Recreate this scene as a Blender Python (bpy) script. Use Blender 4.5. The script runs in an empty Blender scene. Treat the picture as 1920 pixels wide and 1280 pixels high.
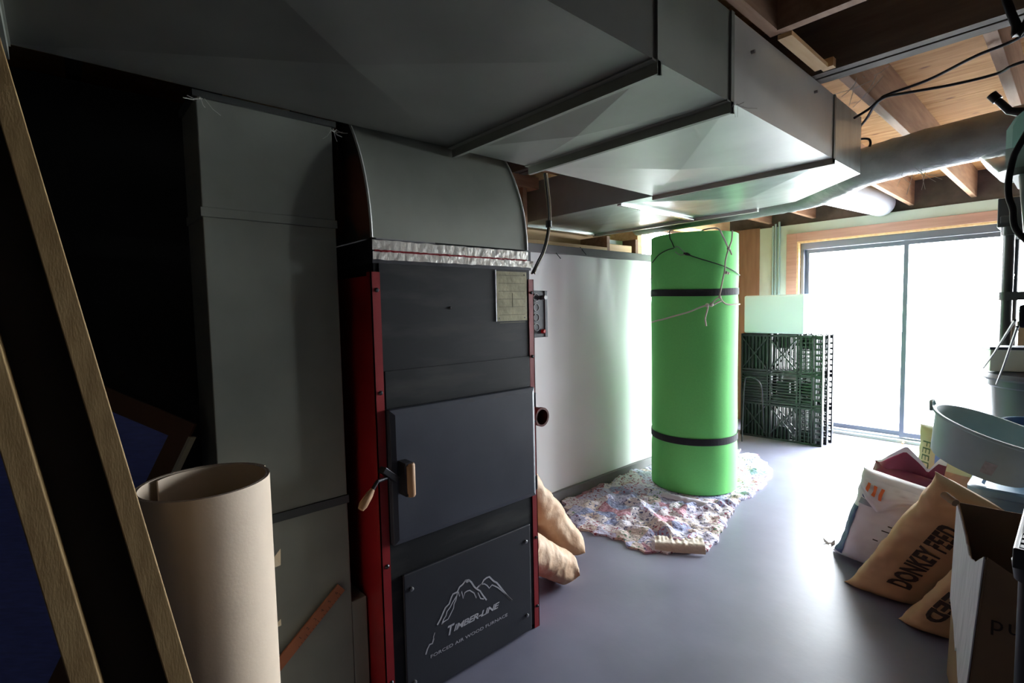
import bpy, bmesh, math, random
import numpy as np
from mathutils import Vector, Matrix, noise

# ------------------------------------------------------------------ camera
YAW, PITCH, ROLL, FPX = 0.84367331, 0.06359434, 0.02103627, 951.55678
CAMH = 1.45
_F = np.array([-math.sin(YAW)*math.cos(PITCH), math.cos(YAW)*math.cos(PITCH), -math.sin(PITCH)])
_r = np.array([math.cos(YAW), math.sin(YAW), 0.0]); _d = np.cross(_F, _r)
_c, _s = math.cos(ROLL), math.sin(ROLL)
CM = np.array([_c*_r+_s*_d, -_s*_r+_c*_d, _F])
CP = np.array([0, 0, CAMH])
scene = bpy.context.scene
COL = scene.collection
cd = bpy.data.cameras.new('camera'); cam = bpy.data.objects.new('camera', cd); COL.objects.link(cam)
cd.sensor_width = 36.0; cd.lens = FPX*36/1920; cd.clip_start = 0.02; cd.clip_end = 200
mw = Matrix.Identity(4)
for i in range(3):
    mw[i][0] = CM[0][i]; mw[i][1] = -CM[1][i]; mw[i][2] = -CM[2][i]; mw[i][3] = CP[i]
cam.matrix_world = mw
scene.camera = cam

def pl(x, y, ax, v):
    q = np.array([(x-960)/FPX, (y-640)/FPX, 1.0]) @ CM
    t = (v-CP[ax])/q[ax]
    return Vector(CP+q*t)
def atx(x, y, v): return pl(x, y, 0, v)
def aty(x, y, v): return pl(x, y, 1, v)
def atz(x, y, v=0.0): return pl(x, y, 2, v)
def atd(x, y, d):
    return Vector(CP + d*(np.array([(x-960)/FPX, (y-640)/FPX, 1.0]) @ CM))

# ------------------------------------------------------------------ world, lights, exposure
w = bpy.data.worlds.new('world'); scene.world = w; w.use_nodes = True
bg = w.node_tree.nodes['Background']
bg.inputs['Color'].default_value = (0.92, 0.95, 1.0, 1); bg.inputs['Strength'].default_value = 63.0
pd = bpy.data.lights.new('door_portal', 'AREA'); pd.shape = 'RECTANGLE'; pd.size = 3.95; pd.size_y = 2.0
pd.cycles.is_portal = True
po = bpy.data.objects.new('door_portal', pd); COL.objects.link(po)
po.location = (-.2, 6.53, 1.07); po.rotation_euler = (math.radians(-90), 0, 0)
scene.view_settings.view_transform = 'Standard'; scene.view_settings.look = 'None'
scene.view_settings.gamma = 1.0; scene.view_settings.use_curve_mapping = False
scene.view_settings.exposure = 0.0

# ------------------------------------------------------------------ materials
def srgb(r, g, b):
    f = lambda v: (v/255)/12.92 if v/255 <= 0.04045 else ((v/255+0.055)/1.055)**2.4
    return (f(r), f(g), f(b), 1)
def mat(name, col, rough=0.6, metal=0.0, var=0.0, vscale=6.0, col2=None, bump=0.0, bscale=60.0,
        stretch=(1, 1, 1), spec=None, emit=None, detail=4.0, thresh=None):
    m = bpy.data.materials.new(name); m.use_nodes = True
    nt = m.node_tree; b = nt.nodes['Principled BSDF']
    b.inputs['Base Color'].default_value = col
    b.inputs['Roughness'].default_value = rough; b.inputs['Metallic'].default_value = metal
    if spec is not None: b.inputs['Specular IOR Level'].default_value = spec
    tc = nt.nodes.new('ShaderNodeTexCoord'); mp = nt.nodes.new('ShaderNodeMapping')
    nt.links.new(tc.outputs['Object'], mp.inputs['Vector']); mp.inputs['Scale'].default_value = stretch
    if col2 is not None or var > 0:
        n = nt.nodes.new('ShaderNodeTexNoise'); n.inputs['Scale'].default_value = vscale; n.inputs['Detail'].default_value = detail
        nt.links.new(mp.outputs['Vector'], n.inputs['Vector'])
        r = nt.nodes.new('ShaderNodeValToRGB')
        lo, hi = thresh if thresh else (0.3, 0.7)
        r.color_ramp.elements[0].position = lo; r.color_ramp.elements[1].position = hi
        if col2 is None:
            c1 = tuple(max(0, c*(1-var)) for c in col[:3])+(1,); c2 = tuple(min(1, c*(1+var)) for c in col[:3])+(1,)
        else: c1, c2 = col, col2
        r.color_ramp.elements[0].color = c1; r.color_ramp.elements[1].color = c2
        nt.links.new(n.outputs['Fac'], r.inputs['Fac']); nt.links.new(r.outputs['Color'], b.inputs['Base Color'])
        rr = nt.nodes.new('ShaderNodeMapRange'); rr.inputs['To Min'].default_value = max(0.02, rough-0.07); rr.inputs['To Max'].default_value = min(1, rough+0.07)
        nt.links.new(n.outputs['Fac'], rr.inputs['Value']); nt.links.new(rr.outputs['Result'], b.inputs['Roughness'])
    if bump > 0:
        n2 = nt.nodes.new('ShaderNodeTexNoise'); n2.inputs['Scale'].default_value = bscale; n2.inputs['Detail'].default_value = 5
        nt.links.new(mp.outputs['Vector'], n2.inputs['Vector'])
        bp = nt.nodes.new('ShaderNodeBump'); bp.inputs['Strength'].default_value = bump; bp.inputs['Distance'].default_value = 0.01
        nt.links.new(n2.outputs['Fac'], bp.inputs['Height']); nt.links.new(bp.outputs['Normal'], b.inputs['Normal'])
    return m

M = {}
M['concrete'] = mat('concrete_floor', srgb(121, 121, 140), 0.42, var=0.16, vscale=2.2, bump=0.06, bscale=25, detail=9)
M['conc_wall'] = mat('concrete_wall', srgb(58, 56, 54), 0.85, var=0.15, vscale=3, bump=0.15, bscale=20)
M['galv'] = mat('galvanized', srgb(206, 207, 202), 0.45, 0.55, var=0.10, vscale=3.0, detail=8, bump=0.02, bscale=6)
M['galv_dark'] = mat('galvanized_dusty', srgb(138, 141, 132), 0.5, 0.30, var=0.14, vscale=3.5, detail=8, bump=0.02, bscale=5)  # dusty metal, also the half-shaded step of the trunk duct
M['galv_shaded'] = mat('galvanized_shaded', srgb(108, 108, 102), 0.5, 0.5, var=0.18, vscale=3.0, detail=8, bump=0.02, bscale=5)  # shade of the near duct sections put into the base colour
M['galv_new'] = mat('galvanized_bright', srgb(205, 215, 212), 0.33, 0.7, var=0.12, vscale=4.0, stretch=(1, 4, 1), detail=8)
M['cleat'] = mat('cleat_metal', srgb(95, 97, 95), 0.45, 0.7)
M['seam_bright'] = mat('seam_metal', srgb(225, 228, 228), 0.25, 0.8)
M['furn_black'] = mat('furnace_black', srgb(23, 24, 27), 0.55, 0.0, col2=srgb(60, 60, 58), spec=.25, vscale=6, detail=10, stretch=(1, .5, 2.6), thresh=(0.50, 0.92), bump=0.03, bscale=90)
M['furn_door'] = mat('furnace_door_black', srgb(64, 67, 78), 0.4, 0.0, var=0.12, vscale=4, bump=0.03, bscale=120)
M['furn_panel'] = mat('furnace_panel_black', srgb(38, 40, 47), 0.45, 0.0, var=0.12, vscale=4, bump=0.03, bscale=120)
M['furn_red'] = mat('furnace_red', srgb(140, 22, 28), 0.42, 0.0, var=0.15, vscale=7)
M['steel'] = mat('steel', srgb(150, 150, 150), 0.35, 0.9, var=0.15, vscale=20)
M['box_grey'] = mat('box_grey_paint', srgb(76, 78, 82), 0.5, 0.1, var=0.1, vscale=20)
M['steel_dark'] = mat('steel_dark', srgb(70, 70, 74), 0.4, 0.8, var=0.2, vscale=20)
M['foil'] = mat('foil_tape', srgb(226, 222, 214), 0.35, 0.45, var=0.08, vscale=18, bump=0.4, bscale=38)
M['plate'] = mat('name_plate', srgb(118, 114, 92), 0.38, 0.6, var=0.18, vscale=25, bump=0.1, bscale=60)
M['engraving'] = mat('engraving', srgb(84, 80, 62), 0.5, 0.4)
M['print_silver'] = mat('print_silver', srgb(176, 176, 184), 0.6, 0.0, var=0.15, vscale=40)
M['reflect_panel'] = mat('elbow_side', srgb(96, 92, 86), 0.45, 0.6, col2=srgb(150, 98, 78), vscale=4.2, thresh=(0.47, 0.55), detail=1.0)  # brown patches are warm reflections painted into the metal
M['grip'] = mat('grip_wood', srgb(168, 128, 92), 0.6, 0.0, var=0.2, vscale=14, stretch=(3, 3, .5))
M['wood'] = mat('wood_rail', srgb(150, 120, 78), 0.65, 0.0, col2=srgb(176, 146, 100), vscale=10, stretch=(6, 6, .4), bump=0.1, bscale=60)
M['pine'] = mat('pine', srgb(214, 172, 118), 0.6, 0.0, col2=srgb(232, 198, 148), vscale=6, stretch=(5, .5, 5), bump=0.05)
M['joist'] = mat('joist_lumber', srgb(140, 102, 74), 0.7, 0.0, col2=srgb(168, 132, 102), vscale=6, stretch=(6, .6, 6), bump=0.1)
M['joist_dark'] = mat('joist_low_bounce', srgb(40, 35, 31), 0.75, 0.0, col2=srgb(60, 53, 46), vscale=5, stretch=(.6, 5, 5))  # lumber darkened so the near joists bounce less light
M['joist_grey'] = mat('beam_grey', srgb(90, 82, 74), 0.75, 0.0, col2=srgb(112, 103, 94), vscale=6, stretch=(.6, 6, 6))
M['rim'] = mat('rim_dark', srgb(66, 54, 50), 0.9, 0.0, col2=srgb(92, 80, 74), vscale=9, bump=0.3, bscale=15)
M['brown_ply'] = mat('brown_plywood', srgb(128, 92, 72), 0.7, 0.0, col2=srgb(146, 108, 86), vscale=5, stretch=(6, 6, .6))
M['mint'] = mat('mint_wall', srgb(190, 200, 188), 0.75, 0.0, var=0.06, vscale=5)
M['mint_dk'] = mat('mint_pipe', srgb(150, 172, 165), 0.5, 0.0)
M['casing'] = mat('door_casing', srgb(170, 128, 112), 0.6, 0.0, col2=srgb(186, 146, 128), vscale=6, stretch=(.5, 6, 6))
M['alu'] = mat('door_frame_alu', srgb(110, 116, 130), 0.4, 0.6)
M['black_frame'] = mat('window_frame_black', srgb(30, 30, 32), 0.4)
M['black_pl'] = mat('black_plastic', srgb(28, 30, 34), 0.38, 0.0, var=0.15, vscale=10)
M['navy_pl'] = mat('navy_plastic', srgb(40, 46, 66), 0.4)
M['foam'] = mat('foam_green', srgb(112, 204, 114), 0.75, 0.0, var=0.035, vscale=90, bump=0.03, bscale=160, spec=0.25)
M['strap'] = mat('strap_black', srgb(26, 27, 34), 0.85, bump=0.15, bscale=120)
M['rope'] = mat('rope_white', srgb(206, 196, 186), 0.9, bump=0.5, bscale=220)
M['cord_dark'] = mat('cord_green', srgb(30, 48, 32), 0.6)
M['drape'] = mat('vinyl_white', srgb(242, 240, 241), 0.5, 0.0, var=0.03, vscale=2, bump=0.08, bscale=7)
M['grey_strip'] = mat('grey_strip', srgb(118, 116, 118), 0.7, var=0.08, vscale=8)
M['kraft'] = mat('kraft_board', srgb(200, 181, 160), 0.7, 0.0, var=0.05, vscale=10, bump=0.04, bscale=140)
M['kraft_edge'] = mat('kraft_edge', srgb(104, 86, 78), 0.8)
M['paper'] = mat('paper_sack', srgb(196, 156, 116), 0.75, 0.0, var=0.08, vscale=8, bump=0.35, bscale=14)
M['paper_pale'] = mat('paper_sack_pale', srgb(204, 176, 148), 0.7, 0.0, col2=srgb(180, 142, 108), vscale=7, bump=0.9, bscale=14)
M['ink'] = mat('ink_dark', srgb(58, 44, 38), 0.75)
M['bag_white'] = mat('woven_white', srgb(218, 212, 216), 0.55, 0.0, var=0.05, vscale=9, bump=0.35, bscale=12)
M['bag_red'] = mat('woven_maroon', srgb(122, 34, 62), 0.5, 0.0, var=0.12, vscale=9, bump=0.3, bscale=12)
M['bag_blue'] = mat('print_blue', srgb(52, 60, 108), 0.55, 0.0, var=0.2, vscale=20)
M['bag_orange'] = mat('print_orange', srgb(226, 112, 56), 0.55)
M['bag_grey'] = mat('print_grey', srgb(148, 148, 160), 0.55, var=0.2, vscale=20)
M['print_cyan'] = mat('print_cyan', srgb(120, 170, 210), 0.55)
M['print_green'] = mat('print_green', srgb(70, 96, 66), 0.6)
M['tub_green'] = mat('tub_green', srgb(164, 190, 194), 0.5, 0.0, var=0.08, vscale=8)
M['label'] = mat('label_white', srgb(170, 172, 176), 0.6, var=0.15, vscale=60)
M['tote_blue'] = mat('tote_blue', srgb(112, 146, 176), 0.42, 0.0, var=0.04, vscale=8)
M['bucket_blue'] = mat('bucket_blue', srgb(86, 122, 160), 0.42)
M['can'] = mat('can_slate', srgb(46, 52, 68), 0.5, 0.0, var=0.08, vscale=8)
M['carton'] = mat('carton_brown', srgb(150, 122, 96), 0.8, 0.0, var=0.07, vscale=9)
M['carton_in'] = mat('carton_inside', srgb(120, 98, 78), 0.85)
M['carton_white'] = mat('carton_torn_white', srgb(226, 226, 236), 0.75, 0.0, col2=srgb(190, 192, 204), vscale=5, stretch=(20, 20, .8), thresh=(0.35, 0.75))
M['box_pale'] = mat('box_pale', srgb(196, 206, 188), 0.7)
M['wrap_dark'] = mat('flex_wrap', srgb(160, 166, 162), 0.33, 0.0, var=0.2, vscale=9, bump=0.7, bscale=18)
M['white_pipe'] = mat('white_pipe', srgb(222, 226, 235), 0.4, 0.2, bump=0.1, bscale=40)
M['blue_panel'] = mat('blue_fabric', srgb(136, 150, 244), 0.6, 0.0, var=0.1, vscale=20, stretch=(1, 1, 8))
M['frame_brown'] = mat('brown_tape', srgb(112, 74, 46), 0.55, var=0.12, vscale=9)
M['frame_cream'] = mat('cream_edge', srgb(206, 196, 172), 0.7)
M['dark_panel'] = mat('dark_backing', srgb(34, 28, 24), 0.85)
M['red_lamp'] = mat('red_knob', srgb(190, 36, 34), 0.35)
M['copper_red'] = mat('pipe_redbrown', srgb(92, 42, 36), 0.5, 0.2, var=0.2, vscale=20)
M['cable'] = mat('cable_black', srgb(20, 20, 24), 0.5)
M['cable_tan'] = mat('cable_tan', srgb(150, 136, 112), 0.6)
M['web'] = mat('cobweb', srgb(190, 188, 180), 0.9)
M['patio'] = mat('patio', srgb(160, 160, 156), 0.9, var=0.05, vscale=2)
M['yard'] = mat('yardstick_wood', srgb(150, 92, 62), 0.6, var=0.12, vscale=12)
M['leaf'] = mat('dry_leaf', srgb(70, 56, 44), 0.8)

def plywood_mat():
    m = bpy.data.materials.new('plywood_subfloor'); m.use_nodes = True; nt = m.node_tree; b = nt.nodes['Principled BSDF']
    tc = nt.nodes.new('ShaderNodeTexCoord'); mp = nt.nodes.new('ShaderNodeMapping'); mp.inputs['Scale'].default_value = (.8, 6, 1)
    nt.links.new(tc.outputs['Object'], mp.inputs['Vector'])
    n = nt.nodes.new('ShaderNodeTexNoise'); n.inputs['Scale'].default_value = 4; n.inputs['Detail'].default_value = 6; n.inputs['Distortion'].default_value = .8
    nt.links.new(mp.outputs['Vector'], n.inputs['Vector'])
    r = nt.nodes.new('ShaderNodeValToRGB'); r.color_ramp.elements[0].color = srgb(140, 96, 54); r.color_ramp.elements[1].color = srgb(178, 134, 86)
    r.color_ramp.elements[0].position = .3; r.color_ramp.elements[1].position = .7
    nt.links.new(n.outputs['Fac'], r.inputs['Fac'])
    mp2 = nt.nodes.new('ShaderNodeMapping'); mp2.inputs['Scale'].default_value = (2.4, 5.5, 1); nt.links.new(tc.outputs['Object'], mp2.inputs['Vector'])
    v = nt.nodes.new('ShaderNodeTexVoronoi'); v.inputs['Scale'].default_value = 1.9; nt.links.new(mp2.outputs['Vector'], v.inputs['Vector'])
    r2 = nt.nodes.new('ShaderNodeValToRGB'); r2.color_ramp.elements[0].position = .05; r2.color_ramp.elements[1].position = .15
    r2.color_ramp.elements[0].color = (1, 1, 1, 1); r2.color_ramp.elements[1].color = (0, 0, 0, 1)
    nt.links.new(v.outputs['Distance'], r2.inputs['Fac'])
    mx = nt.nodes.new('ShaderNodeMix'); mx.data_type = 'RGBA'; nt.links.new(r2.outputs['Color'], mx.inputs['Factor'])
    nt.links.new(r.outputs['Color'], mx.inputs['A']); mx.inputs['B'].default_value = srgb(96, 60, 36)
    nt.links.new(mx.outputs['Result'], b.inputs['Base Color']); b.inputs['Roughness'].default_value = .8; b.inputs['Specular IOR Level'].default_value = .1
    return m
M['ply'] = plywood_mat()

def quilt_mat():
    m = bpy.data.materials.new('quilt_patchwork'); m.use_nodes = True; nt = m.node_tree; b = nt.nodes['Principled BSDF']
    tc = nt.nodes.new('ShaderNodeTexCoord')
    v = nt.nodes.new('ShaderNodeTexVoronoi'); v.inputs['Scale'].default_value = 8.5; nt.links.new(tc.outputs['Object'], v.inputs['Vector'])
    sp = nt.nodes.new('ShaderNodeSeparateColor'); nt.links.new(v.outputs['Color'], sp.inputs['Color'])
    r = nt.nodes.new('ShaderNodeValToRGB'); r.color_ramp.interpolation = 'CONSTANT'
    cols = [(0, srgb(222, 214, 220)), (.26, srgb(202, 200, 226)), (.42, srgb(212, 196, 190)), (.58, srgb(192, 148, 162)), (.70, srgb(208, 202, 222)), (.88, srgb(152, 158, 192))]
    r.color_ramp.elements[0].color = cols[0][1]; r.color_ramp.elements[1].position = cols[1][0]; r.color_ramp.elements[1].color = cols[1][1]
    for p, c in cols[2:]:
        e = r.color_ramp.elements.new(p); e.color = c
    nt.links.new(sp.outputs['Red'], r.inputs['Fac'])
    n = nt.nodes.new('ShaderNodeTexNoise'); n.inputs['Scale'].default_value = 55; n.inputs['Detail'].default_value = 2; nt.links.new(tc.outputs['Object'], n.inputs['Vector'])
    r2 = nt.nodes.new('ShaderNodeValToRGB'); r2.color_ramp.elements[0].position = .55; r2.color_ramp.elements[1].position = .62
    nt.links.new(n.outputs['Fac'], r2.inputs['Fac'])
    r3 = nt.nodes.new('ShaderNodeValToRGB'); r3.color_ramp.interpolation = 'CONSTANT'
    r3.color_ramp.elements[0].color = srgb(92, 96, 134); r3.color_ramp.elements[1].position = .5; r3.color_ramp.elements[1].color = srgb(150, 76, 92)
    e = r3.color_ramp.elements.new(.9); e.color = srgb(96, 128, 104)
    nt.links.new(sp.outputs['Green'], r3.inputs['Fac'])
    mx = nt.nodes.new('ShaderNodeMix'); mx.data_type = 'RGBA'; nt.links.new(r2.outputs['Color'], mx.inputs['Factor'])
    nt.links.new(r.outputs['Color'], mx.inputs['A']); nt.links.new(r3.outputs['Color'], mx.inputs['B'])
    nt.links.new(mx.outputs['Result'], b.inputs['Base Color']); b.inputs['Roughness'].default_value = .9
    n3 = nt.nodes.new('ShaderNodeTexNoise'); n3.inputs['Scale'].default_value = 38; n3.inputs['Detail'].default_value = 4; nt.links.new(tc.outputs['Object'], n3.inputs['Vector'])
    bp = nt.nodes.new('ShaderNodeBump'); bp.inputs['Strength'].default_value = .9; bp.inputs['Distance'].default_value = .015
    nt.links.new(n3.outputs['Fac'], bp.inputs['Height']); nt.links.new(bp.outputs['Normal'], b.inputs['Normal'])
    return m
M['quilt'] = quilt_mat()
M['satin'] = mat('quilt_satin', srgb(196, 188, 200), 0.6, bump=.3, bscale=20)
M['quilt_back'] = mat('quilt_backing', srgb(212, 200, 184), 0.9, bump=.6, bscale=40)

def glass_mat():
    m = bpy.data.materials.new('pane_glass'); m.use_nodes = True; nt = m.node_tree
    nt.nodes.remove(nt.nodes['Principled BSDF']); o = nt.nodes['Material Output']
    t = nt.nodes.new('ShaderNodeBsdfTransparent'); t.inputs['Color'].default_value = (.95, .97, .97, 1)
    g = nt.nodes.new('ShaderNodeBsdfGlossy'); g.inputs['Roughness'].default_value = .02
    f = nt.nodes.new('ShaderNodeFresnel'); f.inputs['IOR'].default_value = 1.45
    gm = nt.nodes.new('ShaderNodeNewGeometry'); ib = nt.nodes.new('ShaderNodeMath'); ib.operation = 'SUBTRACT'; ib.inputs[0].default_value = 1.0
    nt.links.new(gm.outputs['Backfacing'], ib.inputs[1])
    ml = nt.nodes.new('ShaderNodeMath'); ml.operation = 'MULTIPLY'; nt.links.new(f.outputs['Fac'], ml.inputs[0]); nt.links.new(ib.outputs['Value'], ml.inputs[1])
    mx = nt.nodes.new('ShaderNodeMixShader'); nt.links.new(ml.outputs['Value'], mx.inputs['Fac'])
    nt.links.new(t.outputs['BSDF'], mx.inputs[1]); nt.links.new(g.outputs['BSDF'], mx.inputs[2]); nt.links.new(mx.outputs['Shader'], o.inputs['Surface'])
    return m
M['glass'] = glass_mat()
def clear_mat():
    m = bpy.data.materials.new('clear_plastic'); m.use_nodes = True; nt = m.node_tree
    b = nt.nodes['Principled BSDF']; b.inputs['Base Color'].default_value = srgb(190, 206, 198); b.inputs['Roughness'].default_value = .25
    t = nt.nodes.new('ShaderNodeBsdfTransparent'); mx = nt.nodes.new('ShaderNodeMixShader'); mx.inputs['Fac'].default_value = .5
    nt.links.new(t.outputs['BSDF'], mx.inputs[1]); nt.links.new(b.outputs['BSDF'], mx.inputs[2]); nt.links.new(mx.outputs['Shader'], nt.nodes['Material Output'].inputs['Surface'])
    return m
M['clear'] = clear_mat()
def translucent_mat(name, col, rough=.4, fac=.5):
    m = bpy.data.materials.new(name); m.use_nodes = True; nt = m.node_tree
    b = nt.nodes['Principled BSDF']; b.inputs['Base Color'].default_value = col; b.inputs['Roughness'].default_value = rough
    t = nt.nodes.new('ShaderNodeBsdfTranslucent'); t.inputs['Color'].default_value = col
    mx = nt.nodes.new('ShaderNodeMixShader'); mx.inputs['Fac'].default_value = fac
    nt.links.new(b.outputs['BSDF'], mx.inputs[1]); nt.links.new(t.outputs['BSDF'], mx.inputs[2]); nt.links.new(mx.outputs['Shader'], nt.nodes['Material Output'].inputs['Surface'])
    return m
M['teal'] = translucent_mat('bottle_teal', srgb(178, 206, 198))
M['bin_grey'] = translucent_mat('bin_grey', srgb(132, 146, 138), .3, .35)
M['bag_yellow'] = translucent_mat('woven_yellow', srgb(184, 184, 148), .6, .3)
M['styro'] = translucent_mat('styrofoam', srgb(214, 226, 224), .8, .22)

# ------------------------------------------------------------------ mesh helpers
class MB:
    def __init__(s): s.v = []; s.f = []
    def add(s, vs, fs):
        n = len(s.v); s.v += [tuple(p) for p in vs]; s.f += [tuple(i+n for i in f) for f in fs]; return s
    def box(s, a, b):
        x0, x1 = sorted((a[0], b[0])); y0, y1 = sorted((a[1], b[1])); z0, z1 = sorted((a[2], b[2]))
        return s.add([(x0,y0,z0),(x1,y0,z0),(x1,y1,z0),(x0,y1,z0),(x0,y0,z1),(x1,y0,z1),(x1,y1,z1),(x0,y1,z1)],
                     [(0,3,2,1),(4,5,6,7),(0,1,5,4),(1,2,6,5),(2,3,7,6),(3,0,4,7)])
    def obox(s, c, ax, h):
        c = Vector(c); X, Y, Z = [Vector(a)*k for a, k in zip(ax, h)]
        vs = [c+X*i+Y*j+Z*k for k in (-1, 1) for i, j in ((-1,-1),(1,-1),(1,1),(-1,1))]
        return s.add(vs, [(0,3,2,1),(4,5,6,7),(0,1,5,4),(1,2,6,5),(2,3,7,6),(3,0,4,7)])
    def bar(s, p, q, wdt, thk, up=(0, 0, 1)):
        p, q = Vector(p), Vector(q); d = (q-p); L = d.length; d.normalize()
        u = Vector(up); sx = d.cross(u)
        if sx.length < 1e-4: sx = d.cross(Vector((1, 0, 0)))
        sx.normalize(); n = sx.cross(d)
        return s.obox((p+q)/2, (d, sx, n), (L/2, wdt/2, thk/2))
    def ring(s, c, a, b, r, n, r2=None):
        r2 = r if r2 is None else r2
        return [Vector(c)+Vector(a)*(r*math.cos(2*math.pi*i/n))+Vector(b)*(r2*math.sin(2*math.pi*i/n)) for i in range(n)]
    def loft(s, rings, closed=True, cap0=True, cap1=True):
        n = len(rings[0]); vs = [p for r in rings for p in r]; fs = []
        for k in range(len(rings)-1):
            for i in range(n if closed else n-1):
                j = (i+1) % n; fs.append((k*n+i, k*n+j, (k+1)*n+j, (k+1)*n+i))
        if cap0: fs.append(tuple(range(n-1, -1, -1)))
        if cap1: fs.append(tuple(range((len(rings)-1)*n, len(rings)*n)))
        return s.add(vs, fs)
    def lathe(s, c, axis, prof, n=40, cap0=True, cap1=True):
        z = Vector(axis).normalized(); a = z.cross(Vector((0, 0, 1)))
        if a.length < 1e-3: a = Vector((1, 0, 0))
        a.normalize(); b = z.cross(a)
        return s.loft([s.ring(Vector(c)+z*h, a, b, r, n) for r, h in prof], True, cap0, cap1)
    def cyl(s, p, q, r, r2=None, n=20):
        p, q = Vector(p), Vector(q); return s.lathe(p, q-p, [(r, 0), (r2 if r2 else r, (q-p).length)], n)
    def tube(s, pts, r, n=8, cap=True):
        pts = [Vector(p) for p in pts]; rings = []; prev = None
        for i, p in enumerate(pts):
            t = (pts[min(i+1, len(pts)-1)]-pts[max(i-1, 0)]).normalized()
            if prev is None:
                a = t.cross(Vector((0, 0, 1)))
                if a.length < 1e-3: a = t.cross(Vector((1, 0, 0)))
            else: a = prev - t*prev.dot(t)
            a.normalize(); prev = a; b = t.cross(a)
            rr = r[i] if isinstance(r, (list, tuple)) else r
            rings.append(s.ring(p, a, b, rr, n))
        return s.loft(rings, True, cap, cap)
    def grid(s, fn, nu, nv, wrap=False):
        vs = [fn(i/nu, j/nv) for i in range(nu+1) for j in range(nv+1)]
        fs = [(i*(nv+1)+j, (i+1)*(nv+1)+j, (i+1)*(nv+1)+j+1, i*(nv+1)+j+1) for i in range(nu) for j in range(nv)]
        return s.add(vs, fs)
    def prism(s, pts, off):
        off = Vector(off); n = len(pts); vs = [Vector(p) for p in pts]+[Vector(p)+off for p in pts]
        fs = [tuple(range(n-1, -1, -1)), tuple(range(n, 2*n))]+[(i, (i+1) % n, n+(i+1) % n, n+i) for i in range(n)]
        return s.add(vs, fs)

def spline(pts, k=6):
    pts = [Vector(p) for p in pts]; o = []
    for i in range(len(pts)-1):
        p0, p1, p2, p3 = pts[max(i-1, 0)], pts[i], pts[i+1], pts[min(i+2, len(pts)-1)]
        for j in range(k):
            t = j/k
            o.append(0.5*((2*p1)+(p2-p0)*t+(2*p0-5*p1+4*p2-p3)*t*t+(3*p1-p0-3*p2+p3)*t**3))
    return o+[pts[-1]]

def obj(name, mb, m, parent=None, smooth=None, bevel=0, fix=True):
    vs = [Vector(v) for v in mb.v]
    if parent is None:
        mn = [min(v[i] for v in vs) for i in range(3)]; mx = [max(v[i] for v in vs) for i in range(3)]
        org = Vector(((mn[0]+mx[0])/2, (mn[1]+mx[1])/2, mn[2]))
    else:
        org = Vector(parent['_org'])
    me = bpy.data.meshes.new(name); me.from_pydata([tuple(v-org) for v in vs], [], mb.f); me.update()
    if fix:
        bm = bmesh.new(); bm.from_mesh(me); bmesh.ops.delete(bm, geom=[v for v in bm.verts if not v.link_faces], context='VERTS'); bmesh.ops.recalc_face_normals(bm, faces=bm.faces); bm.to_mesh(me); bm.free()
    me.materials.append(M[m])
    if smooth:
        for p in me.polygons: p.use_smooth = True
        try: me.set_sharp_from_angle(angle=math.radians(smooth))
        except Exception: pass
    o = bpy.data.objects.new(name, me); COL.objects.link(o)
    o['_org'] = tuple(org)
    if parent is None: o.location = org
    else: o.parent = parent
    if bevel:
        b = o.modifiers.new('bevel', 'BEVEL'); b.width = bevel; b.segments = 2; b.limit_method = 'ANGLE'; b.angle_limit = math.radians(35)
    return o
def tag(o, label, cat, group=None):
    o['label'] = label; o['category'] = cat
    if group: o['group'] = group
    return o
def thing(name, label, cat, loc, group=None):
    o = bpy.data.objects.new(name, None); COL.objects.link(o); o.location = loc; o['_org'] = tuple(loc); o.empty_display_size = .1
    return tag(o, label, cat, group)
def struct(o): o['kind'] = 'structure'; return o
def sroot(name, loc):
    o = bpy.data.objects.new(name, None); COL.objects.link(o); o.location = loc; o['_org'] = tuple(loc); o['kind'] = 'structure'; return o

def text_mesh(txt, shear=0.0, offset=0.0, spacing=1.0):
    c = bpy.data.curves.new('lettering_curve', 'FONT'); c.body = txt; c.shear = shear; c.offset = offset; c.space_character = spacing; c.resolution_u = 3
    o = bpy.data.objects.new('lettering_tmp', c); COL.objects.link(o)
    dg = bpy.context.evaluated_depsgraph_get(); dg.update()
    me = bpy.data.meshes.new_from_object(o.evaluated_get(dg))
    vs = [v.co.copy() for v in me.vertices]; fs = [tuple(p.vertices) for p in me.polygons]
    bpy.data.objects.remove(o); bpy.data.curves.remove(c); bpy.data.meshes.remove(me)
    x0 = min(v.x for v in vs); x1 = max(v.x for v in vs); y1 = max(v.y for v in vs); y0 = min(v.y for v in vs)
    return [((v.x-x0)/(x1-x0), (v.y)/(y1 if y1 > 0 else 1)) for v in vs], fs
def text_mb(txt, fn, **k):
    uv, fs = text_mesh(txt, **k); mb = MB(); return mb.add([fn(u, v) for u, v in uv], fs)
def stroke(mb, pts, wdt, n, lift=0.0):
    n = Vector(n); pts = [Vector(p)+n*lift for p in pts]; L = []; R = []
    for i, p in enumerate(pts):
        t = (pts[min(i+1, len(pts)-1)]-pts[max(i-1, 0)]).normalized(); sd = n.cross(t)*(wdt/2)
        L.append(p+sd); R.append(p-sd)
    vs = L+R; k = len(pts)
    return mb.add(vs, [(i, i+1, k+i+1, k+i) for i in range(k-1)])

rnd = random.Random(7)
# ================================================================== THE SETTING
YW = 6.356          # inner face of the wall with the glass door
floor = struct(obj('floor', MB().box((-3.2, -3.2, -.1), (2.6, 6.62, 0)), 'concrete'))
struct(obj('ground', MB().box((-14, 6.62, -.12), (14, 30, -.03)), 'patio'))
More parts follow.
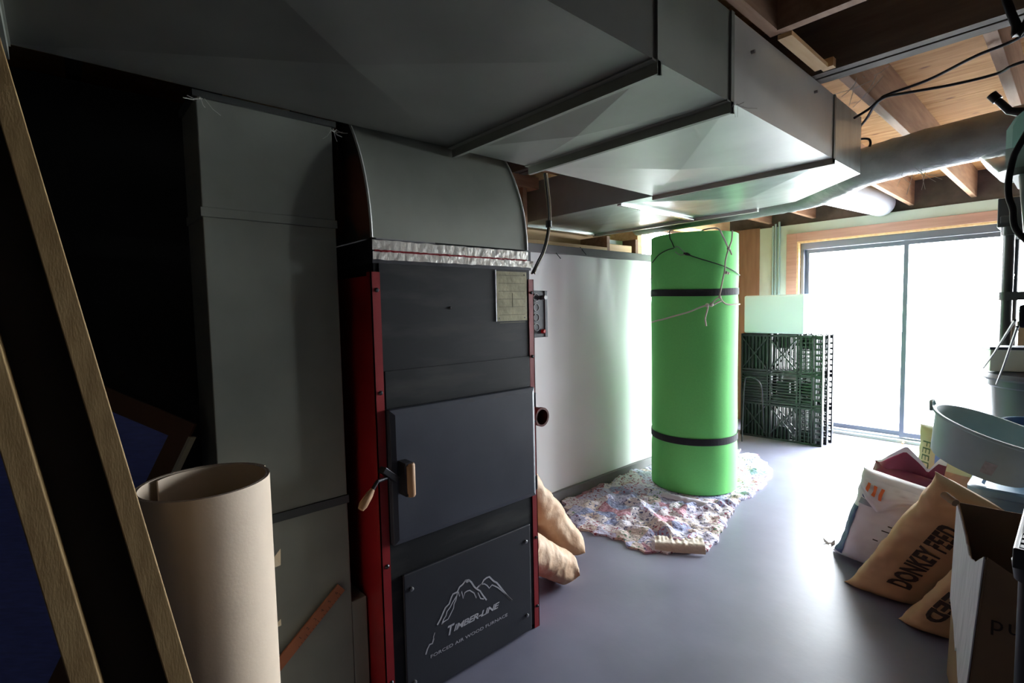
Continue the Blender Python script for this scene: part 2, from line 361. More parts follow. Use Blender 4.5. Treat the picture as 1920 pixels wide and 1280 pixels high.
# ceiling: subfloor sheets over joists
ceil = struct(obj('ceiling', MB().box((-3.2, -3.2, 2.652), (2.6, 6.62, 2.7)), 'ply'))
y = -3.2
while y < 6.5:
    obj('plywood_sheet', MB().box((-3.1, y+.002, 2.632), (2.6, min(y+1.2, 6.5)-.002, 2.652)), 'ply', ceil); y += 1.2
JZ = 2.393
for x in (-2.50, -2.035, -1.585, -1.16, -.70, -.25, .2, .65, 1.1, 1.55, 2.0, 2.4):
    obj('joist', MB().box((x-.02, 2.52, JZ), (x+.02, 6.40, 2.632)), 'joist', ceil, bevel=.002)
for yj in (-2.6, -2.15, -1.7, -1.25, -.8, -.35, .1, .56, 1.02, 1.47):
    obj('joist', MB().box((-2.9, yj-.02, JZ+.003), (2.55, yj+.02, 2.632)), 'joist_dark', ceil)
obj('joist', MB().box((-.735, 1.912, JZ), (2.55, 1.95, 2.632)), 'joist', ceil)
obj('trimmer', MB().box((-.772, .60, JZ+.003), (-.735, 1.95, 2.632)), 'joist', ceil)
obj('trimmer', MB().box((-.752, 1.962, JZ-.01), (-.705, 2.34, JZ+.006)), 'pine', ceil)
obj('wood_block', MB().box((-.735, 2.35, JZ-.004), (-.69, 2.384, JZ+.03)), 'pine', ceil)
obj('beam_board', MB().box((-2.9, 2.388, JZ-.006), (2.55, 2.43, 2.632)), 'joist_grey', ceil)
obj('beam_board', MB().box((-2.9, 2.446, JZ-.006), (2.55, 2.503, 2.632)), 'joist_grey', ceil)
# far wall with the sliding door
wf = sroot('wall_far', (-.3, YW, 0))
DX0, DX1 = -2.195, 1.80
obj('wall_panel', MB().box((-2.612, YW, 0), (DX0, YW+.17, 2.348)), 'mint', wf)
obj('wall_panel', MB().box((DX0, YW, 2.15), (DX1, YW+.17, 2.348)), 'mint', wf)
obj('wall_panel', MB().box((DX1, YW, 0), (2.6, YW+.17, 2.348)), 'mint', wf)
obj('plywood_panel', MB().box((-3.1, YW-.004, 0), (-2.612, YW+.17, 2.36)), 'brown_ply', wf)
obj('rim_joist', MB().box((-3.1, YW+.02, 2.348), (2.6, YW+.17, 2.632)), 'rim', wf)
for k, xx in enumerate((-2.455, -2.425, -2.385)):
    obj('conduit', MB().cyl((xx, YW-.018, .02), (xx, YW-.018, 2.36+.02*k), .012, n=10), 'mint_dk', wf, smooth=40)
tr = sroot('trim_1', ((DX0+DX1)/2, YW, 0))
obj('casing_board', MB().box((DX0-.11, YW-.02, 0), (DX0, YW+.002, 2.245)), 'casing', tr, bevel=.003)
obj('casing_board', MB().box((DX1, YW-.02, 0), (DX1+.11, YW+.002, 2.245)), 'casing', tr, bevel=.003)
obj('casing_board', MB().box((DX0, YW-.02, 2.15), (DX1, YW+.002, 2.245)), 'casing', tr, bevel=.003)
obj('jamb_board', MB().box((DX0, YW-.012, 0), (DX0+.018, YW+.165, 2.15)), 'pine', tr)
obj('jamb_board', MB().box((DX1-.018, YW-.012, 0), (DX1, YW+.165, 2.15)), 'pine', tr)
obj('jamb_board', MB().box((DX0+.018, YW-.012, 2.132), (DX1-.018, YW+.165, 2.15)), 'pine', tr)
dr = sroot('door_1', (-.2, YW+.1, 0))
a, b = DX0+.02, DX1-.02
obj('door_frame', MB().box((a, YW+.05, 0), (b, YW+.15, .045)).box((a, YW+.05, 2.06), (b, YW+.15, 2.13)).box((a, YW+.05, .045), (a+.035, YW+.15, 2.06)).box((b-.035, YW+.05, .045), (b, YW+.15, 2.06)), 'alu', dr, bevel=.003)
obj('door_sill', MB().box((a-.02, YW-.005, 0), (b+.02, YW+.05, .03)), 'mint', dr)
mid = -1.20
for (xa, xb, yo) in ((a+.035, mid+.02, .115), (mid-.02, -.18, .075), (-.22, .82, .075), (.78, b-.035, .115)):
    lf = obj('door_panel', MB().box((xa, YW+yo-.015, .05), (xa+.04, YW+yo+.015, 2.058)).box((xb-.04, YW+yo-.015, .05), (xb, YW+yo+.015, 2.058)).box((xa+.04, YW+yo-.015, .05), (xb-.04, YW+yo+.015, .10)).box((xa+.04, YW+yo-.015, 2.015), (xb-.04, YW+yo+.015, 2.058)), 'alu', dr)
    obj('pane', MB().box((xa+.035, YW+yo-.003, .09), (xb-.035, YW+yo+.003, 2.02)), 'glass', lf)
# left wall: concrete below, framing above
wl = sroot('wall_left', (-2.7, 1.5, 0))
obj('foundation', MB().box((-3.1, -3.2, 0), (-2.60, 5.2, 1.895)), 'conc_wall', wl)
obj('wall_panel', MB().box((-3.2, -3.2, 0), (-2.98, 4.02, 2.632)).box((-3.2, 5.30, 0), (-2.98, YW, 2.632)).box((-3.2, 4.02, 0), (-2.98, 5.30, 1.91)).box((-3.2, 4.02, 2.3), (-2.98, 5.30, 2.632)), 'pine', wl)
obj('foundation', MB().box((-3.1, -3.2, 1.895), (-2.60, 2.2, 2.36)), 'conc_wall', wl)
obj('sill_plate', MB().box((-2.78, 2.2, 1.897), (-2.64, 3.43, 1.945)), 'pine', wl, bevel=.003)
obj('top_plate', MB().box((-2.98, 2.2, 2.31), (-2.64, 2.64, 2.39)), 'joist', wl)
obj('top_plate', MB().box((-2.98, 3.95, 2.31), (-2.64, 5.2, 2.39)), 'joist', wl)
for ys in (2.5, 3.45, 3.86):
    obj('stud', MB().box((-2.95, ys, 1.897), (-2.66, ys+.04, 2.31 if ys < 3 else 2.045)), 'brown_ply' if ys == 3.86 else 'joist', wl, bevel=.002)
obj('wood_block', MB().box((-2.72, 3.50, 1.897), (-2.68, 3.83, 1.985)), 'pine', wl, bevel=.002)
obj('insulation_panel', MB().box((-2.90, 3.49, 1.9), (-2.80, 3.86, 2.045)), 'styro', wl)
w1 = sroot('window_1', (-2.85, 4.3, 1.9))
obj('window_frame', MB().box((-2.98, 3.92, 1.897), (-2.68, 3.99, 2.30)).box((-2.98, 5.30, 1.897), (-2.68, 5.37, 2.30)).box((-2.98, 3.99, 2.24), (-2.68, 5.30, 2.30)).box((-2.98, 3.99, 1.897), (-2.68, 5.30, 1.915)), 'pine', w1, bevel=.003)
obj('window_sash', MB().box((-2.93, 3.99, 1.915), (-2.90, 5.30, 1.945)).box((-2.93, 3.99, 2.21), (-2.90, 5.30, 2.24)).box((-2.93, 4.07, 1.945), (-2.90, 4.085, 2.21)), 'black_frame', w1)
obj('pane', MB().box((-2.92, 3.99, 1.945), (-2.915, 5.30, 2.21)), 'glass', w1)
struct(obj('wall_right', MB().box((2.55, -3.2, 0), (2.7, YW, 2.632)), 'conc_wall'))
struct(obj('wall_back', MB().box((-3.2, -3.3, 0), (2.7, -3.15, 2.632)), 'conc_wall'))
# white insulation blanket on the foundation wall and its grey foot strip
def drape_fn(u, v):
    yy = 1.3+3.5*u; z = .05+1.835*v
    fold = .010*math.sin(yy*9+2*noise.noise(Vector((yy*1.3, z*.7, 0))))*(v**2) + .018*noise.noise(Vector((yy*2.2, z*1.1, 3)))
    top = .012*max(0, noise.noise(Vector((yy*7, z*2, 9))))*max(0, v-.6)*2.5
    return Vector((-2.575+.035*u*0+fold+top, yy, z))
dp = thing('insulation_blanket', 'white vinyl faced insulation blanket hanging on the foundation wall behind the green foam roll', 'insulation', (-2.575, 3.0, .05))
obj('blanket', MB().grid(drape_fn, 160, 70), 'drape', dp, smooth=80, fix=False)
obj('hem', MB().box((-2.597, 1.3, 1.845), (-2.552, 4.8, 1.905)), 'grey_strip', dp, bevel=.006)
for (px, py) in ((1045, 477), (1093, 470)):
    p = atx(px, py, -2.545)
    obj('wire_pin', MB().tube([p+Vector((-.02, -.01, .03)), p, p+Vector((.015, .02, -.03))], .003, 5), 'steel_dark', dp)
struct(obj('baseboard_left', MB().box((-2.60, 1.3, 0), (-2.545, 4.8, .085)), 'grey_strip', bevel=.004))

# ================================================================== DUCTS
ZD, ZT = 2.10, 2.380
XL, XR = -1.71, -.775
td = thing('trunk_duct', 'long galvanized sheet metal trunk duct hung below the joists with creased bottom panels', 'duct', (-1.24, 1.3, ZD))
def fan(ring, c):
    mb = MB(); n = len(ring); return mb.add(list(ring)+[c], [(i, (i+1) % n, n) for i in range(n)])
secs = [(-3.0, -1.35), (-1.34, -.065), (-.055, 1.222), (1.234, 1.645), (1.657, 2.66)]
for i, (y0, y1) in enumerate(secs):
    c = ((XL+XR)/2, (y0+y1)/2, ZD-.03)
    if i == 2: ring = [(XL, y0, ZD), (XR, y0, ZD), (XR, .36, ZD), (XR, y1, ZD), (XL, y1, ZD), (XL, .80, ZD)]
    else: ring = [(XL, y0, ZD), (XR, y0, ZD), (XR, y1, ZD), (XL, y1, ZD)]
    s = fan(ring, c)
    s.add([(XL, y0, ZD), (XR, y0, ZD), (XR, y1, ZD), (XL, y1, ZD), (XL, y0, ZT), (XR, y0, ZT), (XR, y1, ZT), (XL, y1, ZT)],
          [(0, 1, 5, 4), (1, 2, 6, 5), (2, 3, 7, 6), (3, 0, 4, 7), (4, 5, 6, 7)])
    obj('duct_section', s, ('galv_shaded', 'galv_shaded', 'galv_shaded', 'galv_dark', 'galv')[i], td)  # sections brighten towards the door: light falloff painted into their colours
for yf in (-1.345, -.06, 1.228, 1.651):
    f = MB().box((XL, yf-.008, ZD-.036), (XR+.006, yf+.008, ZD)).box((XR, yf-.007, ZD-.036), (XR+.006, yf+.014, ZT))
    f.box((XL, yf-.03, ZD-.005), (XR+.004, yf+.012, ZD))
    obj('flange', f, 'galv_dark', td)
f = MB().box((XL, 2.652, ZD-.026), (XR+.006, 2.668, ZD)).box((XR, 2.652, ZD-.02), (XR+.006, 2.672, ZT))
obj('flange', f, 'galv_dark', td)
# end piece and cross run
P2 = [(-1.965, 2.67), (XR, 2.67), (XR, 3.085), (-1.0, 3.31), (-1.25, 3.57), (-1.5, 3.61), (-1.965, 3.615)]
s = fan([(x, y, ZD) for x, y in P2], (-1.33, 3.1, ZD-.022))
n = len(P2)
s.add([(x, y, ZD) for x, y in P2]+[(x, y, ZT) for x, y in P2], [(i, (i+1) % n, n+(i+1) % n, n+i) for i in range(n)]+[tuple(range(n, 2*n))])
obj('duct_section', s, 'galv_new', td)
s = fan([(-2.93, 2.67, ZD), (-1.965, 2.67, ZD), (-1.965, 3.615, ZD), (-2.93, 3.63, ZD)], (-2.45, 3.14, ZD-.022))
s.add([(-2.93, 2.67, ZD), (-1.965, 2.67, ZD), (-1.965, 3.615, ZD), (-2.93, 3.63, ZD), (-2.93, 2.67, ZT), (-1.965, 2.67, ZT), (-1.965, 3.615, ZT), (-2.93, 3.63, ZT)],
      [(0, 1, 5, 4), (1, 2, 6, 5), (2, 3, 7, 6), (3, 0, 4, 7), (4, 5, 6, 7)])
obj('duct_section', s, 'galv_new', td)
for xs in (-1.965, -2.91):
    obj('seam_cleat', MB().box((xs-.016, 2.675, ZD-.016), (xs+.016, 3.615, ZD+.001)), 'seam_bright', td, bevel=.004)
obj('edge_lip', MB().box((-2.93, 3.60, ZD-.02), (-1.5, 3.63, ZD+.03)), 'galv', td)
for (px, py) in ((1412, 97), (1530, 172)):
    p = atx(px, py, XR+.006); obj('screw', MB().cyl(p-Vector((.008, 0, 0)), p+Vector((.006, 0, 0)), .006, n=8), 'steel', td)

# flexible wrapped duct and white duct between the joists
fx = spline([(.9, 3.33, 2.24), (.3, 3.34, 2.235), (-.35, 3.36, 2.225), (-.8, 3.41, 2.205), (-.98, 3.55, 2.19), (-1.2, 3.76, 2.185), (-1.5, 3.81, 2.18), (-2.1, 3.80, 2.175), (-2.60, 3.80, 2.17)], 10)
rr = [.105+.006*noise.noise(Vector((i*.9, 0, 0))) for i in range(len(fx))]
tag(obj('flexible_duct', MB().tube(fx, rr, 28), 'wrap_dark', smooth=60), 'dark plastic wrapped flexible duct running past the end of the trunk duct', 'duct')
wp = [(-1.40, 3.98+i*.06, 2.33+.0028*i*6/6) for i in range(40)]
tag(obj('round_duct', MB().tube(wp, [.118+(.004 if i % 2 else 0) for i in range(40)], 28), 'white_pipe', smooth=60), 'pale ribbed round duct lying between two joists above the glass door', 'duct')

# ================================================================== FURNACE
XF = -1.612; FY0, FY1 = .800, 1.560; FT = 1.587
fu = thing('wood_furnace', 'black and red forced air wood furnace with fire door and mountain logo', 'furnace', (-1.98, 1.18, 0))
obj('body', MB().box((-2.36, FY0+.012, .012), (XF-.006, FY1-.012, FT+.03)), 'furn_black', fu)
obj('front_panel', MB().box((XF-.006, FY0+.03, .02), (XF, FY1-.022, 1.625)), 'furn_black', fu)
sp_ = obj('side_panel', MB().box((-2.36, FY0, .01), (XF-.028, FY0+.012, 1.575)), 'furn_red', fu)
obj('side_panel', MB().box((-2.36, FY1-.012, .01), (XF-.028, FY1, 1.575)), 'furn_red', fu)
ca = obj('corner_angle', MB().box((XF-.028, FY0-.004, 0), (XF+.004, FY0, 1.587)).box((XF, FY0-.004, 0), (XF+.004, FY0+.030, 1.587)), 'furn_red', fu)
cb = obj('corner_angle', MB().box((XF-.028, FY1, 0), (XF+.004, FY1+.004, 1.578)).box((XF, FY1-.026, 0), (XF+.004, FY1+.004, 1.578)), 'furn_red', fu)
for z in (1.525, 1.17, .55, .12):
    obj('bolt', MB().lathe((XF+.003, FY0+.016, z), (1, 0, 0), [(.008, 0), (.008, .004), (.004, .008)], 10), 'steel_dark', ca, smooth=40)
for z in (1.52, 1.24, .95, .42, .1):
    obj('bolt', MB().lathe((XF+.003, FY1-.010, z), (1, 0, 0), [(.007, 0), (.007, .004), (.004, .008)], 10), 'steel_dark', cb, smooth=40)
# seam lines across the upper panel and the recessed strip above the door
obj('lintel_panel', MB().box((XF, FY0+.036, 1.11), (XF+.004, FY1-.028, 1.243)), 'furn_black', fu, bevel=.001)
# fire door
fd = obj('fire_door', MB(), 'furn_door', fu) if 0 else None
y0, y1, z0, z1 = .835, 1.535, .625, 1.108
bv = .018; xo = XF+.034
dm = MB().loft([[Vector((XF, y0, z0)), Vector((XF, y1, z0)), Vector((XF, y1, z1)), Vector((XF, y0, z1))],
                [Vector((xo-.008, y0, z0)), Vector((xo-.008, y1, z0)), Vector((xo-.008, y1, z1)), Vector((xo-.008, y0, z1))],
                [Vector((xo, y0+bv, z0+bv)), Vector((xo, y1-bv, z0+bv)), Vector((xo, y1-bv, z1-bv)), Vector((xo, y0+bv, z1-bv))]])
fd = obj('fire_door', dm, 'furn_door', fu, bevel=.003)
for z in (.68, 1.05):
    obj('hinge', MB().cyl((XF+.02, y1+.006, z-.03), (XF+.02, y1+.006, z+.03), .008, n=10), 'steel_dark', fd, smooth=40)
# upright wooden grip
g0 = atx(772, 930, xo+.045); g1 = atx(769, 868, xo+.045)
gy = (g0.y+g1.y)/2
gm = obj('door_grip', MB().lathe((xo+.045, gy, g0.z), (0, 0, 1), [(.012, 0), (.0155, .006), (.0155, g1.z-g0.z-.006), (.012, g1.z-g0.z)], 16), 'grip', fd, smooth=40)
obj('grip_bracket', MB().box((xo, gy-.022, g0.z+.012), (xo+.045, gy-.016, g1.z-.004)).box((xo, gy-.022, g1.z-.006), (xo+.05, gy+.006, g1.z+.004)).box((xo, gy-.022, g0.z+.004), (xo+.05, gy+.006, g0.z+.012)), 'steel_dark', gm)
# latch lever with wooden end
a0 = atx(733, 893, XF+.055); a1 = atx(708, 902, XF+.075); a2 = atx(676, 955, XF+.095)
la = obj('latch_lever', MB().bar(atx(742, 898, XF+.05), atx(716, 880, XF+.06), .03, .022).tube([a0, a1, a1.lerp(a2, .45)], .007, 8), 'steel_dark', fu, bevel=.003)
obj('lever_grip', MB().tube([a1.lerp(a2, .3), a1.lerp(a2, .5), a1.lerp(a2, .85), a2], [.008, .013, .015, .010], 12), 'grip', la, smooth=50)
# lower access panel
y0, y1, z0, z1 = .875, 1.508, .012, .497
ap = obj('access_panel', MB().box((XF, y0, z0), (XF+.012, y1, z1)), 'furn_panel', fu, bevel=.004)
XPn = XF+.0125
for (yy, zz) in ((y0+.03, z1-.06), (y1-.03, z1-.07), (y1-.03, .09), (y0+.03, .08)):
    obj('screw', MB().lathe((XPn-.001, yy, zz), (1, 0, 0), [(.008, 0), (.008, .006), (.004, .008)], 10), 'steel', ap, smooth=40)
LG = lambda x, y: atx(700+x*.2032, 1020+y*.2032, XPn+.0006)
lines = [
 ([(590,745),(620,690),(650,620),(665,585),(700,550),(720,490),(735,460),(775,440),(795,395),(825,370),(850,335),(880,330),(905,350),(930,390),(950,410),(975,385),(1000,368),(1020,330),(1045,310),(1070,300),(1090,320),(1110,340),(1140,355),(1165,385),(1200,430),(1240,480),(1280,520)], .0068),
 ([(950,410),(985,430),(1010,470),(1045,515)], .006),
 ([(770,460),(785,440),(795,480),(815,435),(830,500),(845,445),(870,430),(890,425),(930,450),(950,495),(965,445),(990,500),(1020,505)], .0046),
 ([(775,455),(760,520),(745,550),(740,590),(715,640),(690,690),(650,715),(630,740)], .0046),
 ([(630,740),(650,690),(670,660),(680,620),(710,580),(730,540),(765,480)], .0046),
 ([(975,390),(1000,370),(1025,365),(1050,380),(1070,405),(1095,375),(1120,385),(1150,400),(1180,425),(1220,460),(1280,522)], .0046),
 ([(850,335),(865,350),(885,335)], .006),
 ([(568,815),(556,850),(556,885)], .003), ([(558,870),(545,915),(520,925),(500,965),(484,1018)], .006)]
lg = MB()
for pts, wd in lines: stroke(lg, [LG(*p) for p in pts], wd, (1, 0, 0))
obj('mountain_logo', lg, 'print_silver', ap, fix=False)
def on_panel(p0, p1, h):
    A = LG(*p0); B = LG(*p1); B.z = A.z = (A.z+B.z)/2
    return lambda u, v: A.lerp(B, u)+Vector((0, 0, v*h))
obj('lettering', text_mb('TIMBER-LINE'[1:], on_panel((742, 806), (1165, 575), .0235), shear=.3, offset=.025, spacing=.92), 'print_silver', ap, fix=False)
zt_ = LG(742, 806).z
obj('lettering', text_mb('T', on_panel((688, 850), (752, 800), .037), shear=.3, offset=.03), 'print_silver', ap, fix=False)
obj('lettering', text_mb('FORCED AIR WOOD FURNACE', on_panel((530, 1052), (1238, 660), .0125), offset=.006, spacing=1.02), 'print_silver', ap, fix=False)
# rating plate
pa = atx(930, 508, XF); pb = atx(988, 600, XF)
npm = obj('rating_plate', MB().box((XF, pa.y, pb.z), (XF+.002, pb.y, pa.z)), 'plate', fu)
pm = MB()
for k in range(7):
    zz = pa.z-.015-k*.033; pm.box((XF+.002, pa.y+.012, zz), (XF+.0028, pb.y-.012, zz-.0022))
pm.box((XF+.002, (pa.y+pb.y)/2, pa.z-.09), (XF+.0028, (pa.y+pb.y)/2+.002, pa.z-.15))
obj('engraved_lines', pm, 'engraving', npm)['kind'] = 'stuff'
for (yy, zz) in ((pb.y-.012, pa.z-.012), (pb.y-.012, pb.z+.012), (pa.y+.012, pb.z+.012)):
    obj('rivet', MB().lathe((XF+.002, yy, zz), (1, 0, 0), [(.004, 0), (.002, .003)], 8), 'steel', npm)
obj('edge_rod', MB().cyl((XF+.003, pa.y-.006, pb.z), (XF+.003, pa.y-.006, pa.z+.005), .002, n=6), 'steel', npm)
obj('screw', MB().lathe((XF, 1.12, 1.46), (1, 0, 0), [(.006, 0), (.003, .006)], 8), 'steel_dark', fu)
# control box on the far side and draft stub
jb = obj('control_box', MB().box((-1.70, FY1+.004, 1.318), (-1.655, 1.695, 1.532)).box((-1.655, 1.676, 1.318), (-1.651, 1.695, 1.532)), 'box_grey', fu, bevel=.002)
for k, zz in enumerate((1.50, 1.455, 1.41, 1.365)):
    t = MB(); cc = Vector((-1.6545, 1.625, zz))
    t.tube([cc+Vector((0, .017*math.cos(i*math.pi/10), .017*math.sin(i*math.pi/10))) for i in range(21)], .0018, 5, False)
    obj('knockout', t, 'steel', jb)
obj('red_knob', MB().lathe((-1.655, 1.662, 1.345), (1, 0, 0), [(.010, 0), (.010, .012), (.007, .015)], 12), 'red_lamp', jb, smooth=40)
obj('cable_clamp', MB().cyl((-1.655, 1.662, 1.50), (-1.63, 1.662, 1.50), .010, n=8), 'steel', jb)
ds = obj('draft_stub', MB().lathe((-1.74, 1.622, .955), (1, 0, 0), [(.041, 0), (.041, .10), (.044, .10), (.044, .115), (.035, .115), (.033, .06)], 28), 'copper_red', fu, smooth=40)
obj('stub_flange', MB().lathe((-1.75, 1.615, .955), (1, 0, 0), [(.066, 0), (.066, .006)], 28), 'steel', ds, smooth=40)
obj('stub_damper', MB().cyl((-1.69, 1.622, .955), (-1.686, 1.622, .955), .033, n=24).cyl((-1.686, 1.622, .955), (-1.665, 1.622, .955), .006, n=10), 'steel_dark', ds, smooth=40)
# foil sealed collar on top
cl = MB().box((-2.30, FY0+.002, 1.60), (XF+.006, FY1-.004, 1.625))
obj('top_collar', MB().box((-2.30, FY0+.006, 1.617), (XF+.002, FY1-.008, 1.698)), 'steel_dark', fu)
def foil(yA, yB, z0, z1, x):
    def fn(u, v):
        p = Vector((x, yA+(yB-yA)*u, z0+(z1-z0)*v)); k = noise.noise(Vector((p.y*40, p.z*60, 2)))
        p.x += .0014*k; p.z += .003*noise.noise(Vector((p.y*25, v*3, 5))); return p
    return MB().grid(fn, 110, 5)
obj('foil_tape', foil(FY0+.004, FY1-.03, 1.660, 1.695, XF+.009), 'foil', fu, smooth=70, fix=False)
obj('foil_tape', foil(FY0+.004, FY1-.002, 1.628, 1.656, XF+.011), 'foil', fu, smooth=70, fix=False)
obj('sealant_bead', MB().tube([(XF+.012, FY0+.01+i*.012, 1.658+.003*noise.noise(Vector((i*.7, 0, 0)))) for i in range(60)], [.0035+.002*noise.noise(Vector((i*1.3, 4, 0))) for i in range(60)], 6), 'furn_red', fu)

# curved plenum elbow
el = thing('plenum_elbow', 'curved galvanized plenum elbow rising from the top of the wood furnace', 'duct', (-1.98, 1.17, 1.69))
R = .70; E0, E1 = FY0+.006, FY1-.030; zb = 1.703
arc = [(XF-R+R*math.cos(t), zb+R*math.sin(t)) for t in [i*math.pi/2/20 for i in range(21)]]
arc = [(x, min(z, 2.385)) for x, z in arc]
prof = arc+[(-2.32, 2.385), (-2.32, zb)]
s = MB()
s.add([(x, E0, z) for x, z in arc]+[(x, E1, z) for x, z in arc], [(i, i+1, 21+i+1, 21+i) for i in range(20)])
obj('curved_sheet', s, 'galv_dark', el, smooth=60)
n = len(prof)
for yy, m_ in ((E0, 'reflect_panel'), (E1, 'galv_dark')):
    obj('cheek_plate', MB().prism([(x, yy-.001, z) for x, z in prof], (0, .002, 0)), m_, el)
    obj('seam_edge', MB().tube([(x+.002, yy, z) for x, z in arc], .005, 6), 'galv', el, smooth=60)

# ================================================================== RETURN AIR COLUMN
XC = -1.73
rc = thing('return_air_duct', 'upright galvanized return air duct standing beside the furnace below the trunk duct', 'duct', (-2.0, .53, 0))
CY0, CY1 = .332, .734
for (z0, z1) in ((.80, 1.742), (1.768, 2.085)):
    obj('duct_panel', MB().box((-1.95, CY0, z0), (XC, CY1, z1)), 'galv_dark', rc, bevel=.003)
obj('seam_cleat', MB().box((-1.95, CY0-.004, 1.742), (XC+.004, CY1+.004, 1.768)), 'galv_dark', rc)
obj('seam_cleat', MB().box((-1.95, CY0-.004, .772), (XC+.005, CY1+.004, .80)), 'cleat', rc)
obj('top_collar', MB().box((-1.94, CY0-.01, 2.082), (XC+.012, CY1+.01, 2.10)), 'cleat', rc)
obj('filter_box', MB().box((-1.95, CY0, 0), (XC, CY1, .772)), 'galv_dark', rc, bevel=.003)
obj('filter_box', MB().box((-2.35, CY1, 0), (XC-.002, FY0-.008, .40)), 'galv_dark', rc, bevel=.003)

# ================================================================== THINGS ON THE LEFT
# cardboard roll (a coiled sheet)
tb = thing('cardboard_roll', 'coiled sheet of tan hardboard standing upright beside the return air duct', 'roll', (-1.504, .26, 0))
pts_o = []; turns = 2.35; N = 130
for i in range(N+1):
    t = i/N*turns*2*math.pi; r = .157-.0062*(t/(2*math.pi))-(.012 if i > N-18 else 0)*((i-(N-18))/18)
    pts_o.append((r*math.cos(t+1.75), r*math.sin(t+1.75), r))
s = MB(); zt = 1.022
vs = []
for (x, y, r) in pts_o:
    k = 1-.0035/r
    for (xx, yy) in ((x, y), (x*k, y*k)):
        vs += [(-1.504+xx, .26+yy, 0.0), (-1.504+xx, .26+yy, zt)]
fs = []; fe = []
for i in range(N):
    a = i*4; b_ = a+4
    fs += [(a, b_, b_+1, a+1), (a+2, a+3, b_+3, b_+2)]; fe += [(a+1, b_+1, b_+3, a+3)]
fs += [(0, 1, 3, 2), (N*4, N*4+2, N*4+3, N*4+1)]
obj('sheet', MB().add(vs, fs), 'kraft', tb, smooth=40)
obj('sheet_edge', MB().add(vs, fe), 'kraft_edge', tb)
p = Vector((-1.504, .26, .78)); q = Vector((.42, .9, 0)).normalized()
q = Vector((.12, .99, 0)).normalized()
for zz, sz in ((.77, 1.0), (.58, .45)):
    c = p.copy(); c.z = zz; c += q*.153
    obj('tape_scrap', MB().add([c, c+q*.016*sz+Vector((.005, 0, .022*sz)), c+q*.012*sz+Vector((0, .004, -.028*sz)), c+Vector((0, 0, -.03*sz))], [(0, 1, 2, 3)]), 'frame_cream', tb)

# leaning wooden trough (two rails with a dark back)
B0 = atd(362, 1280, 1.03); T0 = atd(60, 270, 1.03)
U = (T0-B0).normalized(); nrm = (Vector(CP)-B0.lerp(T0, .5)); V = U.cross(nrm).normalized()
if V.dot(Vector(CM[0])) < 0: V = -V
Nn = V.cross(U); Nn = Nn if Nn.dot(nrm) > 0 else -Nn
Bt = B0-U*((B0.z-.012)/U.z); Tp = B0+U*((2.05-B0.z)/U.z)
lt = thing('wooden_trough', 'long shallow wooden trough with two tan rails leaning past the cardboard roll', 'board', tuple(Bt))
for o_, wd in ((0, .0375), (.126, .040)):
    c0 = Bt-V*(o_+wd/2); c1 = Tp-V*(o_+wd/2)
    obj('rail', MB().obox((c0+c1)/2, (U, V, Nn), ((c1-c0).length/2-.02, wd/2, .03)), 'wood', lt, bevel=.002)
c0 = Bt-V*.082; c1 = Tp-V*.082
obj('back_board', MB().obox((c0+c1)/2-Nn*.022, (U, V, Nn), ((c1-c0).length/2-.02, .047, .004)), 'dark_panel', lt)

# blue panel with brown edging
c0 = atd(365, 795, 1.56); uL = (atd(0, 643, 1.60)-c0); vL = (atd(330, 880, 1.54)-c0)
u_ = uL.normalized(); v_ = (vL-u_*vL.dot(u_)).normalized(); w_ = u_.cross(v_); w_ = w_ if w_.dot(Vector(CP)-c0) > 0 else -w_
hgt = (c0.z-.02)/abs(v_.z); wid = .68
bp_ = thing('framed_panel', 'blue fabric panel with brown taped edges propped at a slant behind the cardboard roll', 'panel', tuple(c0+v_*hgt+u_*.2))
cc = c0+u_*wid/2+v_*hgt/2
obj('blue_sheet', MB().obox(cc-w_*.012, (u_, v_, w_), (wid/2-.01, hgt/2-.01, .006)), 'blue_panel', bp_)
bw = .06
obj('edge_strip', MB().obox(c0+u_*wid/2+v_*bw/2-w_*.006, (u_, v_, w_), (wid/2, bw/2, .006)), 'frame_brown', bp_)
obj('edge_strip', MB().obox(c0+u_*bw/2+v_*(hgt/2+bw/2)-w_*.006, (u_, v_, w_), (bw/2, hgt/2-bw/2, .006)), 'frame_brown', bp_)
obj('edge_strip', MB().obox(c0+u_*(wid-bw/2)+v_*(hgt/2+bw/2)-w_*.006, (u_, v_, w_), (bw/2, hgt/2-bw/2, .006)), 'frame_brown', bp_)
obj('edge_core', MB().obox(c0-u_*.004+v_*(hgt/2+.02)-w_*.012, (u_, v_, w_), (.004, hgt/2-.02, .014)), 'frame_cream', bp_)

# steel rod with looped end, standing at the left
p0 = atd(147, 1092, 1.30); p1 = atd(150, 1275, 1.30)
lp = [p0.lerp(p1, t)+Vector(CM[0])*dx for t, dx in ((.95, 0), (.7, -.004), (.45, -.008), (.2, -.010), (.05, -.006), (0, .002), (.05, .010), (.2, .014), (.45, .012), (.7, .008), (.95, .004))]
rod = MB().tube(spline(lp, 5), .0035, 7)
rod.tube([p0.lerp(p1, .9), p0.lerp(p1, 1.0), Vector((p1.x, p1.y, .004))], .007, 8)
tag(obj('looped_rod', rod, 'steel', smooth=50), 'thin steel rod with a long wire loop at its top beside the tan rails', 'rod')

